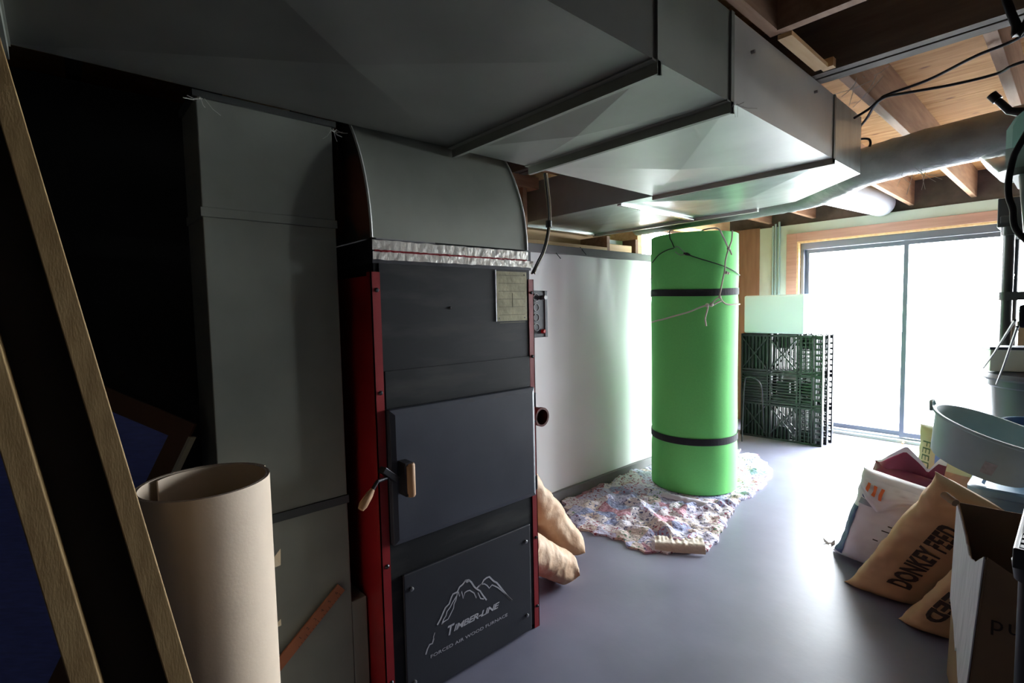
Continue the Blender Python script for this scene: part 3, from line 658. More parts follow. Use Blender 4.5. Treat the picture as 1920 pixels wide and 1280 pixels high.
# yardstick leaning on the return duct
q0 = atx(640, 1100, XC+.012); q1 = atx(542, 1222, XC+.017)
dq = (q1-q0).normalized(); q2 = q0+dq*((q0.z-.02)/-dq.z)
ys = thing('yardstick', 'wooden yardstick leaning aslant on the foot of the return air duct', 'ruler', tuple(q2))
obj('stick', MB().bar(q2, q0, .038, .008, up=(1, 0, 0)), 'yard', ys, bevel=.001)
sd = dq.cross(Vector((1, 0, 0))).normalized(); sd = sd if sd.z > 0 else -sd
nm = Vector((1, 0, 0)); nm = (nm-dq*nm.dot(dq)).normalized()
tk = MB()
for k in range(16):
    c = q0+dq*(.02+k*.0127)+nm*.0052; tk.bar(c-sd*.017, c-sd*(.006 if k % 4 == 0 else .011), .0012, .0006, up=nm)
obj('tick_marks', tk, 'ink', ys)['kind'] = 'stuff'
uv, fs = text_mesh('1 2 3 4 5 6', spacing=2.2)
obj('numerals', MB().add([q0+dq*(.19-u*.17)+sd*(v*.012-.002)+nm*.0048 for u, v in uv], fs), 'ink', ys, fix=False)['kind'] = 'stuff'

# wire bundle dropping from the trunk duct to the furnace
wb = thing('wire_bundle', 'bundle of grey wires hanging from the trunk duct down to the furnace top', 'cable', (-1.63, 1.60, 1.6))
base = [Vector((-1.69, 1.735, 2.078)), aty(1028, 380, 1.70), aty(1029, 420, 1.68), aty(1022, 465, 1.65), aty(1010, 492, 1.62), Vector((-1.62, 1.575, 1.605))]
for k, m_ in enumerate(('cable_tan', 'cable', 'cable_tan', 'cable')):
    o_ = Vector((.006*math.cos(k*1.6), .006*math.sin(k*1.6), 0))
    obj('wire', MB().tube(spline([p+o_*(1+.8*math.sin(i*1.3+k)) for i, p in enumerate(base)], 6), .004, 6), m_, wb, smooth=60)
obj('wire_tie', MB().cyl(base[2]-Vector((0, 0, .015)), base[2]+Vector((0, 0, .015)), .014, n=10), 'cable', wb)

# ================================================================== GREEN FOAM ROLL, QUILT
RC = Vector((-2.069, 3.793, 0)); RR = .327; RZ0, RZ1 = .014, 1.992
fr = thing('foam_roll', 'tall bright green foam roll standing on the quilt', 'foam roll', (RC.x, RC.y, RZ0))
s = MB(); rings = []
n = 96
def rr_(z): return RR*(1+.006*math.sin(z*5)) - (.006*math.exp(-((z-1.545)/.05)**2)+.008*math.exp(-((z-.42)/.05)**2))
zs = [RZ0, RZ0+.004]+[RZ0+.02+(RZ1-RZ0-.04)*i/46 for i in range(47)]+[RZ1-.004, RZ1]
for i, z in enumerate(zs):
    r = rr_(z)-(.006 if i in (0, len(zs)-1) else 0); rings.append(s.ring((RC.x, RC.y, z), (1, 0, 0), (0, 1, 0), r, n))
s.loft(rings, True, True, False)
obj('outer_wrap', s, 'foam', fr, smooth=50)
sp2 = MB(); inner = []
for i in range(400):
    t = i/399; ang = t*2*math.pi*7; r = .322-.26*t
    inner.append((RC.x+r*math.cos(ang), RC.y+r*math.sin(ang)))
vs = []; fs = []
for (x, y) in inner: vs += [(x, y, RZ1-.25), (x, y, RZ1)]
for i in range(399): fs.append((i*2, i*2+2, i*2+3, i*2+1))
obj('coiled_layers', MB().add(vs, fs).add(MB().ring((RC.x, RC.y, RZ1-.25), (1, 0, 0), (0, 1, 0), .322, 48), [tuple(range(48))]), 'foam', fr, fix=False)
def rollpt(px, py, off=.004):
    q = Vector(np.array([(px-960)/FPX, (py-640)/FPX, 1.0]) @ CM); o = Vector(CP)
    r = RR+off
    A = q.x**2+q.y**2; Bq = 2*(q.x*(o.x-RC.x)+q.y*(o.y-RC.y)); Cq = (o.x-RC.x)**2+(o.y-RC.y)**2-r*r
    D = Bq*Bq-4*A*Cq
    t = (-Bq-math.sqrt(max(0, D)))/(2*A)
    return o+q*t
def hoop(zfn, hgt, off):
    s = MB(); rs = []
    for i in range(73):
        a = i/72*2*math.pi; z = zfn(a); r = RR+off; c = Vector((RC.x+r*math.cos(a), RC.y+r*math.sin(a), z))
        d = Vector((math.cos(a), math.sin(a), 0))
        rs.append([c+Vector((0, 0, hgt/2)), c+d*.003+Vector((0, 0, hgt/2)), c+d*.003-Vector((0, 0, hgt/2)), c-Vector((0, 0, hgt/2))])
    return s.loft(rs, True, False, False)
aV = math.atan2(-RC.y, -RC.x)
obj('strap', hoop(lambda a: 1.548+.006*math.sin(a*2), .052, .001), 'strap', fr)
obj('strap', hoop(lambda a: .428-.006*math.cos(a-aV), .052, .001), 'strap', fr)
# dark elastic cord around the top with a steel hook
left = [rollpt(*p, .012) for p in ((1223, 492), (1235, 478), (1250, 469), (1263, 465))]
up_ = [rollpt(*p, .012) for p in ((1264, 464), (1259, 452), (1256, 446))]
right = [rollpt(*p, .012) for p in ((1283, 475), (1310, 484), (1340, 493), (1360, 500), (1378, 509), (1387, 516))]
ec = thing('elastic_cord', 'dark green elastic cord with a wire hook stretched around the top of the foam roll', 'cord', tuple(left[0]))
obj('cord', MB().tube(spline(left, 4), .0035, 7).tube(spline(up_+[up_[-1]+Vector((.004, -.008, .05)), up_[-1]+Vector((.01, .03, .055))], 4), .004, 7).tube(spline(right, 4), .004, 7), 'cord_dark', ec, smooth=60)
hk = [rollpt(*p, .017) for p in ((1264, 465), (1270, 462), (1278, 468), (1285, 475), (1276, 478), (1266, 472))]
obj('hook', MB().tube(spline(hk, 5), .0028, 7), 'steel', ec, smooth=60)
obj('cord_knot', MB().tube([rollpt(1282, 475, .012), rollpt(1288, 476, .014), rollpt(1294, 478, .010)], [.007, .011, .006], 9), 'cable', ec, smooth=60)
# white rope with knots
rp = thing('white_rope', 'knotted off-white rope tied over the top and around the foam roll', 'rope', tuple(rollpt(1340, 560)))
R1 = [rollpt(*p, .027) for p in ((1345, 436), (1355, 442), (1360, 452), (1364, 462), (1366, 466))]
R1 = [Vector((-1.98, 3.74, RZ1+.012)), Vector((-1.90, 3.62, RZ1+.016)), R1[0]+Vector((.004, -.008, .03))]+R1[1:]
R2 = [rollpt(1372, 450, .027)+Vector((.0, .01, .07))]+[rollpt(*p, .027) for p in ((1372, 450), (1368, 462), (1364, 473), (1360, 490), (1359, 506), (1356, 520), (1353, 535), (1349, 556))]
R3 = [rollpt(*p, .027) for p in ((1349, 556), (1340, 563), (1333, 570), (1322, 573), (1310, 577), (1296, 583), (1280, 588), (1262, 593), (1245, 598), (1232, 601), (1222, 604))]
R4 = [rollpt(*p, .027) for p in ((1349, 556), (1353, 563), (1345, 567), (1337, 572))]
R5 = [rollpt(*p, .027) for p in ((1353, 563), (1360, 569), (1370, 571), (1380, 570), (1387, 570))]
R6 = [rollpt(*p, .029) for p in ((1328, 574), (1325, 585), (1322, 597), (1323, 604), (1324, 611))]
R7 = [rollpt(*p, .027) for p in ((1367, 464), (1370, 472), (1372, 477))]
m_ = MB()
for q in (R1, R2, R3, R4, R5, R6, R7): m_.tube(spline(q, 5), .0058, 8)
obj('rope_strands', m_, 'rope', rp, smooth=60)
for (px, py, r) in ((1366, 465, .013), (1362, 511, .012), (1366, 512, .009), (1326, 572, .015), (1334, 571, .015), (1350, 557, .010)):
    c = rollpt(px, py, .031)
    obj('knot', MB().lathe(c-Vector((0, 0, r)), (0, 0, 1), [(.3*r, 0), (.85*r, .4*r), (r, r), (.85*r, 1.6*r), (.3*r, 2*r)], 10), 'rope', rp, smooth=70)
tl = rollpt(1223, 500, .004)
tag(obj('plastic_scrap', MB().add([tl+Vector((0, 0, -.06)), tl+Vector((-.03, -.02, -.14)), tl+Vector((-.05, -.02, -.19)), tl+Vector((-.01, 0, -.20))], [(0, 1, 2, 3)]).add([tl+Vector((0, 0, -.06)), tl+Vector((-.02, .01, -.14)), tl+Vector((-.01, 0, -.20))], [(0, 1, 2)]), 'clear'), 'small clear plastic scrap caught on the back of the foam roll', 'scrap')

# quilt
QC = Vector((-2.02, 3.45, 0))
qpx = [(1052, 938), (1060, 962), (1068, 985), (1085, 996), (1110, 1003), (1150, 1012), (1165, 1018), (1185, 1034), (1220, 1041), (1270, 1039), (1325, 1037), (1348, 1018), (1352, 1000), (1362, 992), (1364, 975), (1376, 963), (1378, 952), (1390, 938), (1412, 933), (1418, 922), (1436, 914), (1438, 903), (1450, 893), (1446, 874), (1436, 866), (1425, 855), (1405, 848), (1390, 843)]
qw = [atz(*p) for p in qpx]+[Vector((-2.15, 4.75, 0)), Vector((-2.45, 4.55, 0)), Vector((-2.528, 4.0, 0)), Vector((-2.528, 3.3, 0)), Vector((-2.528, 2.85, 0))]
pol = sorted([(math.atan2((p-QC).y, (p-QC).x), (p-QC).length) for p in qw])
angs = [p[0] for p in pol]; rads = [p[1] for p in pol]
def qr(a):
    return float(np.interp(a, [angs[-1]-2*math.pi]+angs+[angs[0]+2*math.pi], [rads[-1]]+rads+[rads[0]]))
NA, NR = 300, 46
def qz(x, y, rho):
    p = Vector((x, y, 0)); d = (p-RC).length
    k = min(1, max(0, (d-RR-.01)/.12))
    wr = abs(noise.noise(Vector((x*8, y*8, 1))))*.045+.035*math.exp(-(((x-RC.x)*.55+(y-RC.y+.9)*.83-.12)/.035)**2)*min(1, max(0, (3.3-y)/.2))+noise.noise(Vector((x*19, y*19, 4)))*.012+abs(noise.noise(Vector((x*3.1+y*2.2, y*2.5-x*3, 8))))*.03
    e = min(1, (1-rho)/.10)
    return .010+k*max(0, wr)*(.35+.65*e)
qv = []; qf = []
for i in range(NA):
    a = -math.pi+2*math.pi*i/NA; r = qr(a)*(1-.035*abs(math.sin(a*26)))
    for j in range(NR+1):
        rho = j/NR; x = QC.x+r*rho*math.cos(a); y = QC.y+r*rho*math.sin(a)
        qv.append((x, y, qz(x, y, rho)))
    qv.append((x, y, .0005))
W = NR+2
for i in range(NA):
    i2 = (i+1) % NA
    for j in range(W-1): qf.append((i*W+j, i2*W+j, i2*W+j+1, i*W+j+1))
qt = thing('quilt', 'rumpled patchwork quilt with scalloped edge spread on the floor under the foam roll', 'quilt', (QC.x, QC.y, 0))
obj('cover', MB().add(qv, qf), 'quilt', qt, smooth=70, fix=True)
e0 = atz(1228, 1030); e1 = atz(1322, 1036); ax_ = (e1-e0); bx_ = (atz(1255, 1000)-atz(1260, 1036)).normalized()
def flapf(u, v):
    p = e0+ax_*u+bx_*(-.035+.15*v+.04*noise.noise(Vector((u*4, 0, 2)))*v)
    p.z = .006+.044*min(1, v*4)**.5-.012*v+.014*noise.noise(Vector((u*16, v*3, 7)))*v
    return p
obj('folded_corner', MB().grid(flapf, 50, 16), 'quilt_back', qt, smooth=70, fix=False)
e0 = atz(1245, 930); e1 = atz(1330, 950)
def stripf(u, v):
    p = e0+(e1-e0)*u+Vector((.03, -.09, 0))*v; p.z = .030+.016*math.sin(v*math.pi)+.006*noise.noise(Vector((u*9, v*3, 1))); return p
obj('satin_strip', MB().grid(stripf, 30, 8), 'satin', qt, smooth=70, fix=False)

# ================================================================== SACKS
class Sack:
    def __init__(s, p0, ax, L, wv, W, T, seed=0, end=.09, fill=1.0, topcrush=0.0, flat=0.0):
        s.p0 = Vector(p0); s.a = Vector(ax).normalized(); s.L = L
        wv = Vector(wv); s.w = (wv-s.a*wv.dot(s.a)).normalized(); s.n = s.a.cross(s.w); s.W = W; s.T = T; s.seed = seed; s.end = end; s.tc = topcrush
        if s.n.dot(Vector(CP)-s.p0) < 0: s.n = -s.n
        s.wh = Vector((s.w.x, s.w.y, 0)).normalized(); s.flat = flat
    def S(s, u, th, lift=0.0):
        e0 = min(1, u/s.end); e1 = min(1, (1-u)/s.end)
        prof = (max(0.0, 1-(1-e0)**2.2))**.5*(max(0.0, 1-(1-e1)**2.2))**.5
        t = s.T*(.06+.94*prof)*(1-s.tc*max(0, u-.55)/.45)
        w = s.W*(1.04-.10*prof+.03*math.sin(u*5+s.seed))
        c, si = math.cos(th), math.sin(th)
        cx = math.copysign(abs(c)**.75, c); sx = math.copysign(abs(si)**.75, si)
        wd = s.w if s.flat <= 0 else s.wh.lerp(s.w, min(1, u/s.flat))
        p = s.p0+s.a*(s.L*u)+wd*(w*cx)+s.n*(t*sx)
        q = p*6+Vector((s.seed*3.1, 0, 0))
        k = noise.noise(q)*.016+noise.noise(p*15+Vector((0, s.seed, 0)))*.009-abs(noise.noise(p*22+Vector((s.seed, 0, 2))))*.007
        d = (s.w*cx*.4+s.n*sx); 
        if d.length > 1e-6: d.normalize()
        return p+d*(k*(.3+.7*prof)+lift)
    def mb(s, nu=64, nv=64):
        m = MB(); rings = [[s.S(i/nu, 2*math.pi*j/nv) for j in range(nv)] for i in range(nu+1)]
        m.loft(rings); 
        return m
    def patch(s, u0, u1, v0, v1, nu=10, nv=10, lift=.003):
        # v is across the face, -1..1
        return MB().grid(lambda a, b: s.pt(u0+(u1-u0)*a, v0+(v1-v0)*b, lift), nu, nv)
    def pt(s, u, v, lift=.003):
        v = max(-.98, min(.98, v)); c = math.copysign(abs(v)**(1/.75), v); return s.S(u, math.acos(c), lift)
    def text(s, txt, u0, u1, v0, v1, flip=False, **k):
        uv, fs = text_mesh(txt, **k)
        return MB().add([s.pt(u0+(u1-u0)*a, v0+(v1-v0)*b, .004) for a, b in uv], fs)
def fit_z(mb):
    z = min(p[2] for p in mb.v); return z
def sack(name, label, S, m, extra=(), group=None):
    mbm = S.mb(); dz = -min(p[2] for p in mbm.v)+.001
    S.p0.z += dz; mbm = S.mb(); dz = -min(p[2] for p in mbm.v)+.001; S.p0.z += dz; mbm = S.mb()
    t = thing(name, label, 'sack', tuple((S.p0.x, S.p0.y, 0)), group)
    b = obj('sack_body', mbm, m, t, smooth=75)
    cr = MB()
    return t
# behind the furnace: two paper sacks
A = Sack(atz(1048, 1050), (-.34, -.30, .62), .66, (-.55, .8, .15), .16, .095, 1)
A = Sack((-2.03, 2.20, .02), (-.02, -.42, .55), .68, (1, 0, 0), .15, .095, 1)
sack('paper_sack', 'upper brown paper sack slumped behind the right side of the furnace', A, 'paper_pale')
Bk = Sack(Vector((-1.83, 1.95, .03)), (.02, -.30, .22), .40, (1, .05, 0), .12, .085, 2)
sack('paper_sack', 'lower brown paper sack with a puckered end on the floor behind the furnace', Bk, 'paper_pale')
# the heap on the right
wS = Sack((-.725, 3.27, .0), (.26, .10, 1), .51, (.98, -.15, 0), .195, .13, 3, end=.2, topcrush=.3, flat=2.0)
t = sack('feed_bag', 'white woven feed bag with blue panel and orange stripes slumped beside the donkey feed sack', wS, 'bag_white')
obj('blue_print', wS.patch(.05, .62, -.97, -.66, 14, 6), 'bag_blue', t, fix=False)
obj('grey_print', wS.patch(.66, .72, -.72, -.30, 6, 8), 'bag_grey', t, fix=False)
em = MB(); c0_ = (.755, -.60)
em.add([wS.pt(c0_[0]+.028*math.sin(i*.524), c0_[1]+.10*math.cos(i*.524), .0045) for i in range(12)], [tuple(range(12))])
obj('round_emblem', em, 'bag_blue', t, fix=False)
for (u, v0, v1) in ((.34, .0, .14), (.46, .12, .42), (.52, .22, .5), (.60, .40, .62)):
    obj('ink_mark', wS.patch(u, u+.012, v0, v1, 2, 8, .004), 'ink', t, fix=False)
# white flap folded over its top
def flap2(u, v):
    q = wS.pt(.93-.30*v*(1-.75*abs(u-.42)*1.6), -.72+1.35*u, .012+.018*math.sin(v*3.1)+.012*noise.noise(Vector((u*6, v*5, 3))))
    return q
obj('folded_flap', MB().grid(flap2, 26, 16), 'bag_white', t, smooth=75, fix=False)
for k in range(3):
    def stp(a, b, k=k):
        u = .10+.13*k+.06*b+.03*a; v = .16+.40*a
        return flap2(u, v)+wS.n*.006
    obj('orange_stripe', MB().grid(stp, 8, 3), 'bag_orange', t, fix=False)
rS = Sack((-.69, 3.56, .0), (.12, .02, 1), .46, (.95, -.25, 0), .175, .10, 5, end=.2, topcrush=.5)
t = sack('feed_bag', 'maroon and white woven feed bag with an open crumpled top behind the white bag', rS, 'bag_red')
def crest(u, v):
    pk = float(np.interp(u, [0, .12, .42, .72, .86, 1], [.02, .04, .16, .05, .14, .15]))
    zz = .40+(.04+pk)*v
    return rS.p0+rS.w*(.175*(u*2-1))+rS.a*zz+rS.n*(.035*math.sin(u*7)-.02*v)
obj('torn_rim', MB().grid(lambda u, v: crest(u, v*.86), 30, 6), 'bag_red', t, smooth=75, fix=False)
obj('rim_lining', MB().grid(lambda u, v: crest(u, .84+v*.16)+rS.n*.004, 30, 5), 'bag_white', t, smooth=75, fix=False)
yS = Sack((-.49, 3.84, .0), (.06, .03, 1), .68, (1, -.15, 0), .19, .10, 6, end=.12)
t = sack('feed_bag', 'pale yellow feed bag standing upright behind the dark green tub', yS, 'bag_yellow')
obj('lettering', yS.text('FEED', .88, .62, -.80, -.55), 'print_green', t, fix=False)
obj('cyan_print', yS.patch(.70, .82, -.40, -.22, 4, 4), 'print_cyan', t, fix=False)
obj('brown_print', yS.patch(.40, .66, -.3, .9, 6, 8), 'paper', t, fix=False)
d1 = Sack((-.62, 2.985, .03), (.33, -.02, .59), .68, (-.86, -.10, .5), .148, .085, 8, end=.10, flat=.8)
t = sack('donkey_feed_sack', 'brown paper sack printed DONKEY FEED leaning between the white feed bag and another sack', d1, 'paper')
def letter(S, txt, u0, u1, v0, v1):
    # lettering along the sack, base line towards -w or +w whichever is lower on the picture
    sgn = 1 if S.w.z < 0 else -1
    return S.text(txt, u0, u1, sgn*v0, sgn*v1, offset=.045, spacing=1.06)
obj('lettering', letter(d1, 'DONKEY FEED', .18, .77, .40, -.22), 'ink', t, fix=False)
d2 = Sack((-.388, 2.80, .03), (.36, -.02, .56), .60, (-.86, -.10, .5), .125, .085, 11, end=.10, flat=.8)
t = sack('donkey_feed_sack', 'brown paper sack printed DONKEY FEED half hidden behind the torn carton', d2, 'paper')
obj('lettering', letter(d2, 'FEED', .48, .15, -.74, -.22), 'ink', t, fix=False)

# dark green tub, tilted
tubc = Vector((-.29, 3.02, .71)); tax = Vector((.33, -.02, 1)).normalized()
tu = thing('rubber_tub', 'dark green plastic tub lying tilted on top of the feed sacks', 'tub', tuple(tubc))
obj('tub_body', MB().lathe(tubc, tax, [(.0, .004), (.165, .0), (.172, .008), (.212, .175), (.226, .182), (.226, .192), (.213, .192), (.203, .175), (.165, .02), (0, .016)], 56, False, False), 'tub_green', tu, smooth=40)
for sgn in (-1, 1):
    hd = tax.cross(Vector((0, 1, 0))).normalized()*sgn
    c = tubc+tax*.175+hd*.222
    obj('tub_handle', MB().tube(spline([c+Vector((0, .05, 0)), c+hd*.015+Vector((0, .03, 0))+tax*.03, c+hd*.018+tax*.034, c+hd*.015+Vector((0, -.03, 0))+tax*.03, c+Vector((0, -.05, 0))], 4), .007, 8), 'tub_green', tu, smooth=60)
lb0 = aty(1853, 862, 2.83)
a_ = math.atan2(lb0.y-tubc.y, lb0.x-tubc.x)
def tubside(du, dv):
    e1 = tax.cross(Vector((0, 0, 1))).normalized(); e2 = tax.cross(e1)
    h = .03+dv*.055; r = .1735+.24*(h-.008)
    an = AT+du*.22
    return tubc+tax*h+e1*(r*math.cos(an))+e2*(r*math.sin(an))
best = None
for i in range(360):
    AT = i*math.pi/180; p = tubside(.5, .5); q = CM @ (np.array(p)-CP); X_ = 960+FPX*q[0]/q[2]
    if q[2] < (CM @ (np.array(tubc)-CP))[2]:
        e = abs(X_-1853)
        if best is None or e < best[0]: best = (e, AT)
AT = best[1]
obj('sticker', MB().grid(lambda u, v: tubside(u, v), 8, 4), 'label', tu, fix=False)

# blue tote with lid and blue bucket
tt = thing('storage_tote', 'blue plastic storage tote with a pale rounded lid under the blue bucket', 'tote', (.0, 3.36, 0))
def rrect(cx, cy, hx, hy, r, z, n=6):
    o = []
    for (sx, sy, a0) in ((1, 1, 0), (-1, 1, 90), (-1, -1, 180), (1, -1, 270)):
        for k in range(n+1):
            a = math.radians(a0+90*k/n); o.append(Vector((cx+sx*(hx-r)+r*math.cos(a), cy+sy*(hy-r)+r*math.sin(a), z)))
    return o
obj('tote_body', MB().loft([rrect(.0, 3.36, .25, .17, .05, 0), rrect(.0, 3.36, .30, .215, .05, .555)]), 'tote_blue', tt, smooth=40)
obj('tote_lid', MB().loft([rrect(0, 3.36, .325, .235, .05, .545), rrect(0, 3.36, .335, .245, .06, .552), rrect(0, 3.36, .335, .245, .06, .578), rrect(0, 3.36, .325, .235, .06, .588), rrect(0, 3.36, .29, .20, .05, .588), rrect(0, 3.36, .28, .19, .05, .575)]), 'tote_blue', tt, smooth=40)
bk = thing('bucket', 'blue plastic bucket standing on the lid of the storage tote', 'bucket', (-.10, 3.44, .576))
obj('bucket_body', MB().lathe((-.10, 3.44, .576), (0, 0, 1), [(.0, 0), (.105, .0), (.118, .012), (.145, .27), (.152, .272), (.152, .285), (.140, .285), (.108, .02), (0, .015)], 40, False, False), 'bucket_blue', bk, smooth=40)

# trash can with lid, small box on it
tc_ = thing('trash_can', 'tall slate coloured trash can with flat lid behind the dark green tub', 'trash can', (-.10, 4.25, 0))
obj('can_body', MB().lathe((-.10, 4.25, 0), (0, 0, 1), [(.0, 0), (.20, 0), (.265, .93), (.28, .94), (.28, .975), (0, .975)], 48, False, False), 'can', tc_, smooth=40)
obj('can_lid', MB().lathe((-.10, 4.25, .975), (0, 0, 1), [(0, 0), (.295, 0), (.30, .012), (.285, .035), (.24, .045), (0, .05)], 48, False, False), 'can', tc_, smooth=40)
sb = thing('small_carton', 'pale small carton with dark top on the trash can lid', 'box', (-.27, 4.22, 1.02))
obj('carton_body', MB().obox((-.285, 4.20, 1.09), (Vector((.94, .34, 0)), Vector((-.34, .94, 0)), Vector((0, 0, 1))), (.10, .08, .065)), 'box_pale', sb, bevel=.004)
obj('carton_lid', MB().obox((-.285, 4.20, 1.16), (Vector((.94, .34, 0)), Vector((-.34, .94, 0)), Vector((0, 0, 1))), (.104, .084, .008)), 'can', sb, bevel=.003)

# far black shelf unit by the door
def post(mb, x, y, z0, z1, r=.03): return mb.cyl((x, y, z0), (x, y, z1), r, n=16)
su = thing('plastic_shelf_unit', 'black plastic shelf unit standing close to the sliding door behind the trash can', 'shelf', (.05, 4.95, 0))
for (x, y) in ((-.34, 4.75), (.42, 4.75), (-.34, 5.15), (.42, 5.15)):
    obj('post', post(MB(), x, y, 0, 1.87), 'black_pl', su, smooth=40)
for z in (.35, .92, 1.44, 1.87):
    obj('shelf_board', MB().loft([rrect(.04, 4.95, .42, .25, .04, z), rrect(.04, 4.95, .42, .25, .04, z+.055)]), 'black_pl', su, smooth=40)
k = 0  # boxes added on the shelf boards to block door light
for (x0, x1, z0, z1, m_, lab) in ((-.29, .05, .405, .76, 'carton', 'brown carton added to block light on the lowest board of the far shelf unit next to a blue one'), (.08, .375, .405, .72, 'tote_blue', 'blue box added to block light on the lowest board of the far shelf unit'), (-.28, .38, .975, 1.30, 'carton', 'wide brown carton added to block light on the middle board of the far shelf unit'), (-.12, .38, 1.495, 1.80, 'can', 'slate box added to block light on the upper board of the far shelf unit')):
    bb = thing('blocker_box', lab, 'box', ((x0+x1)/2, 4.95, z0+.001))
    obj('box_body', MB().box((x0, 4.76, z0+.001), (x1, 5.14, z1-.03)), m_, bb, bevel=.006)
    obj('box_lid', MB().box((x0-.006, 4.754, z1-.03), (x1+.006, 5.146, z1)), m_, bb, bevel=.006)
tag(obj('cup', MB().lathe((-.355, 4.86, 1.496), (0, 0, 1), [(.0, 0), (.028, 0), (.042, .12), (.039, .12), (.026, .006), (0, .006)], 24, False, False), 'clear', smooth=40), 'pale translucent cup at the edge of the far shelf unit', 'cup')
bx2 = tag(obj('black_case', MB().box((-.40, 4.74, 1.927), (-.12, 5.0, 2.12)).box((-.385, 4.73, 1.95), (-.33, 4.742, 2.00)), 'black_pl', bevel=.012), 'small black case on top of the far shelf unit', 'case')

# near black shelf unit at the right border
XA = -.088
s1 = thing('plastic_shelf_unit', 'black plastic shelf unit with slotted shelves next to the torn open carton', 'shelf', (.16, 1.95, 0))
for (x, y) in ((XA+.03, 1.75), (.42, 1.75), (XA+.03, 2.12), (.42, 2.12)):
    obj('post', post(MB(), x, y, 0, .775, .026), 'black_pl', s1, smooth=40)
    obj('post', post(MB(), x+.02, y, .84, 1.38, .022), 'black_pl', s1, smooth=40)
for (x, y) in ((XA+.03, 1.75), (.42, 1.75), (XA+.03, 2.12), (.42, 2.12)):
    obj('collar', MB().lathe((x, y, .755), (0, 0, 1), [(.034, 0), (.040, .045)], 20), 'black_pl', s1, smooth=40)
sl = MB().box((XA-.005, 1.70, .795), (XA+.006, 2.17, .845)).box((.45, 1.70, .795), (.462, 2.17, .845)).box((XA, 1.70, .795), (.46, 1.712, .845)).box((XA, 2.158, .795), (.46, 2.17, .845))
obj('shelf_rim', sl, 'black_pl', s1, bevel=.003)
for k in range(12):
    yy = 1.725+k*.037; obj('slat', MB().box((XA+.006, yy, .825), (.45, yy+.022, .842)), 'black_pl', s1)
obj('shelf_board', MB().box((XA-.012, 1.70, 1.38), (.46, 2.17, 1.435)), 'navy_pl', s1, bevel=.006)
obj('post', MB().box((XA+.03, 1.80, 1.435), (XA+.055, 1.84, 2.20)), 'black_pl', s1)
pp = MB()
for k in range(9): pp.box((XA+.026, 1.808, 1.9+k*.03), (XA+.030, 1.832, 1.915+k*.03))
obj('slot_strip', pp, 'steel', s1)['kind'] = 'stuff'
gb = thing('storage_bin', 'grey green translucent bin with bright rim on the upper board of the near shelf unit', 'bin', (.1, 1.98, 1.436))
obj('bin_body', MB().loft([rrect(.09, 2.02, .185, .10, .03, 1.437), rrect(.09, 2.02, .215, .13, .03, 1.78)], True, True, False), 'bin_grey', gb, smooth=40)
obj('bin_rim', MB().loft([rrect(.09, 2.02, .228, .14, .03, 1.772), rrect(.09, 2.02, .23, .142, .03, 1.79), rrect(.09, 2.02, .212, .126, .03, 1.79)]), 'bin_grey', gb, smooth=40)
tag(obj('clear_tray', MB().loft([rrect(.02, 2.02, .19, .12, .05, 1.792), rrect(.02, 2.02, .225, .15, .07, 1.84), rrect(.02, 2.02, .220, .145, .07, 1.84), rrect(.02, 2.02, .185, .115, .05, 1.796)], True, True, True), 'clear', smooth=40), 'clear shallow plastic tray lying on the grey bin of the near shelf unit', 'tray')
bo = thing('spray_bottle', 'pale teal bottle with black spout standing in the clear tray', 'bottle', (-.105, 2.0, 1.797))
obj('bottle_body', MB().lathe((-.105, 2.0, 1.797), (0, 0, 1), [(0, 0), (.045, 0), (.052, .02), (.052, .12), (.036, .15), (.02, .165), (0, .165)], 8, False, False), 'teal', bo, smooth=30)
e0 = aty(1893, 208, 2.0); e1 = aty(1862, 180, 2.0)
obj('spout', MB().tube([Vector((-.105, 2.0, 1.95)), e0, e1], [.014, .010, .008], 12), 'black_pl', bo, smooth=40)
obj('spout_tip', MB().tube([e1.lerp(e0, .3), e1+(e1-e0)*.1], .012, 12), 'black_pl', bo, smooth=40)

ft_ = thing('blocker_tote', 'black lidded tote added under the slotted shelf to darken the floor', 'tote', (.20, 1.94, 0))  # added tote, keeps light off the floor before the sacks
obj('tote_body', MB().loft([rrect(.20, 1.94, .17, .15, .04, 0), rrect(.20, 1.94, .20, .17, .04, .52)]), 'navy_pl', ft_, smooth=40)
obj('tote_lid', MB().loft([rrect(.20, 1.94, .21, .18, .04, .515), rrect(.20, 1.94, .215, .185, .04, .545)]), 'black_pl', ft_, smooth=40)
# torn open carton
tcx = thing('torn_carton', 'open brown cardboard carton with a torn white side beside the near shelf unit', 'box', (.02, 2.36, 0))
fl = Vector((-.175, 2.20, .645)); bl = Vector((-.285, 2.52, .68)); fl0 = Vector((-.215, 2.17, .0)); bl0 = Vector((-.30, 2.50, .0))
wv_ = Vector((.42, .10, 0))
def quad(name, pts, m_, thick):
    obj(name, MB().prism(pts, thick), m_, tcx)
q1 = lambda z: fl0.lerp(fl, z); q2 = lambda z: bl0.lerp(bl, z)
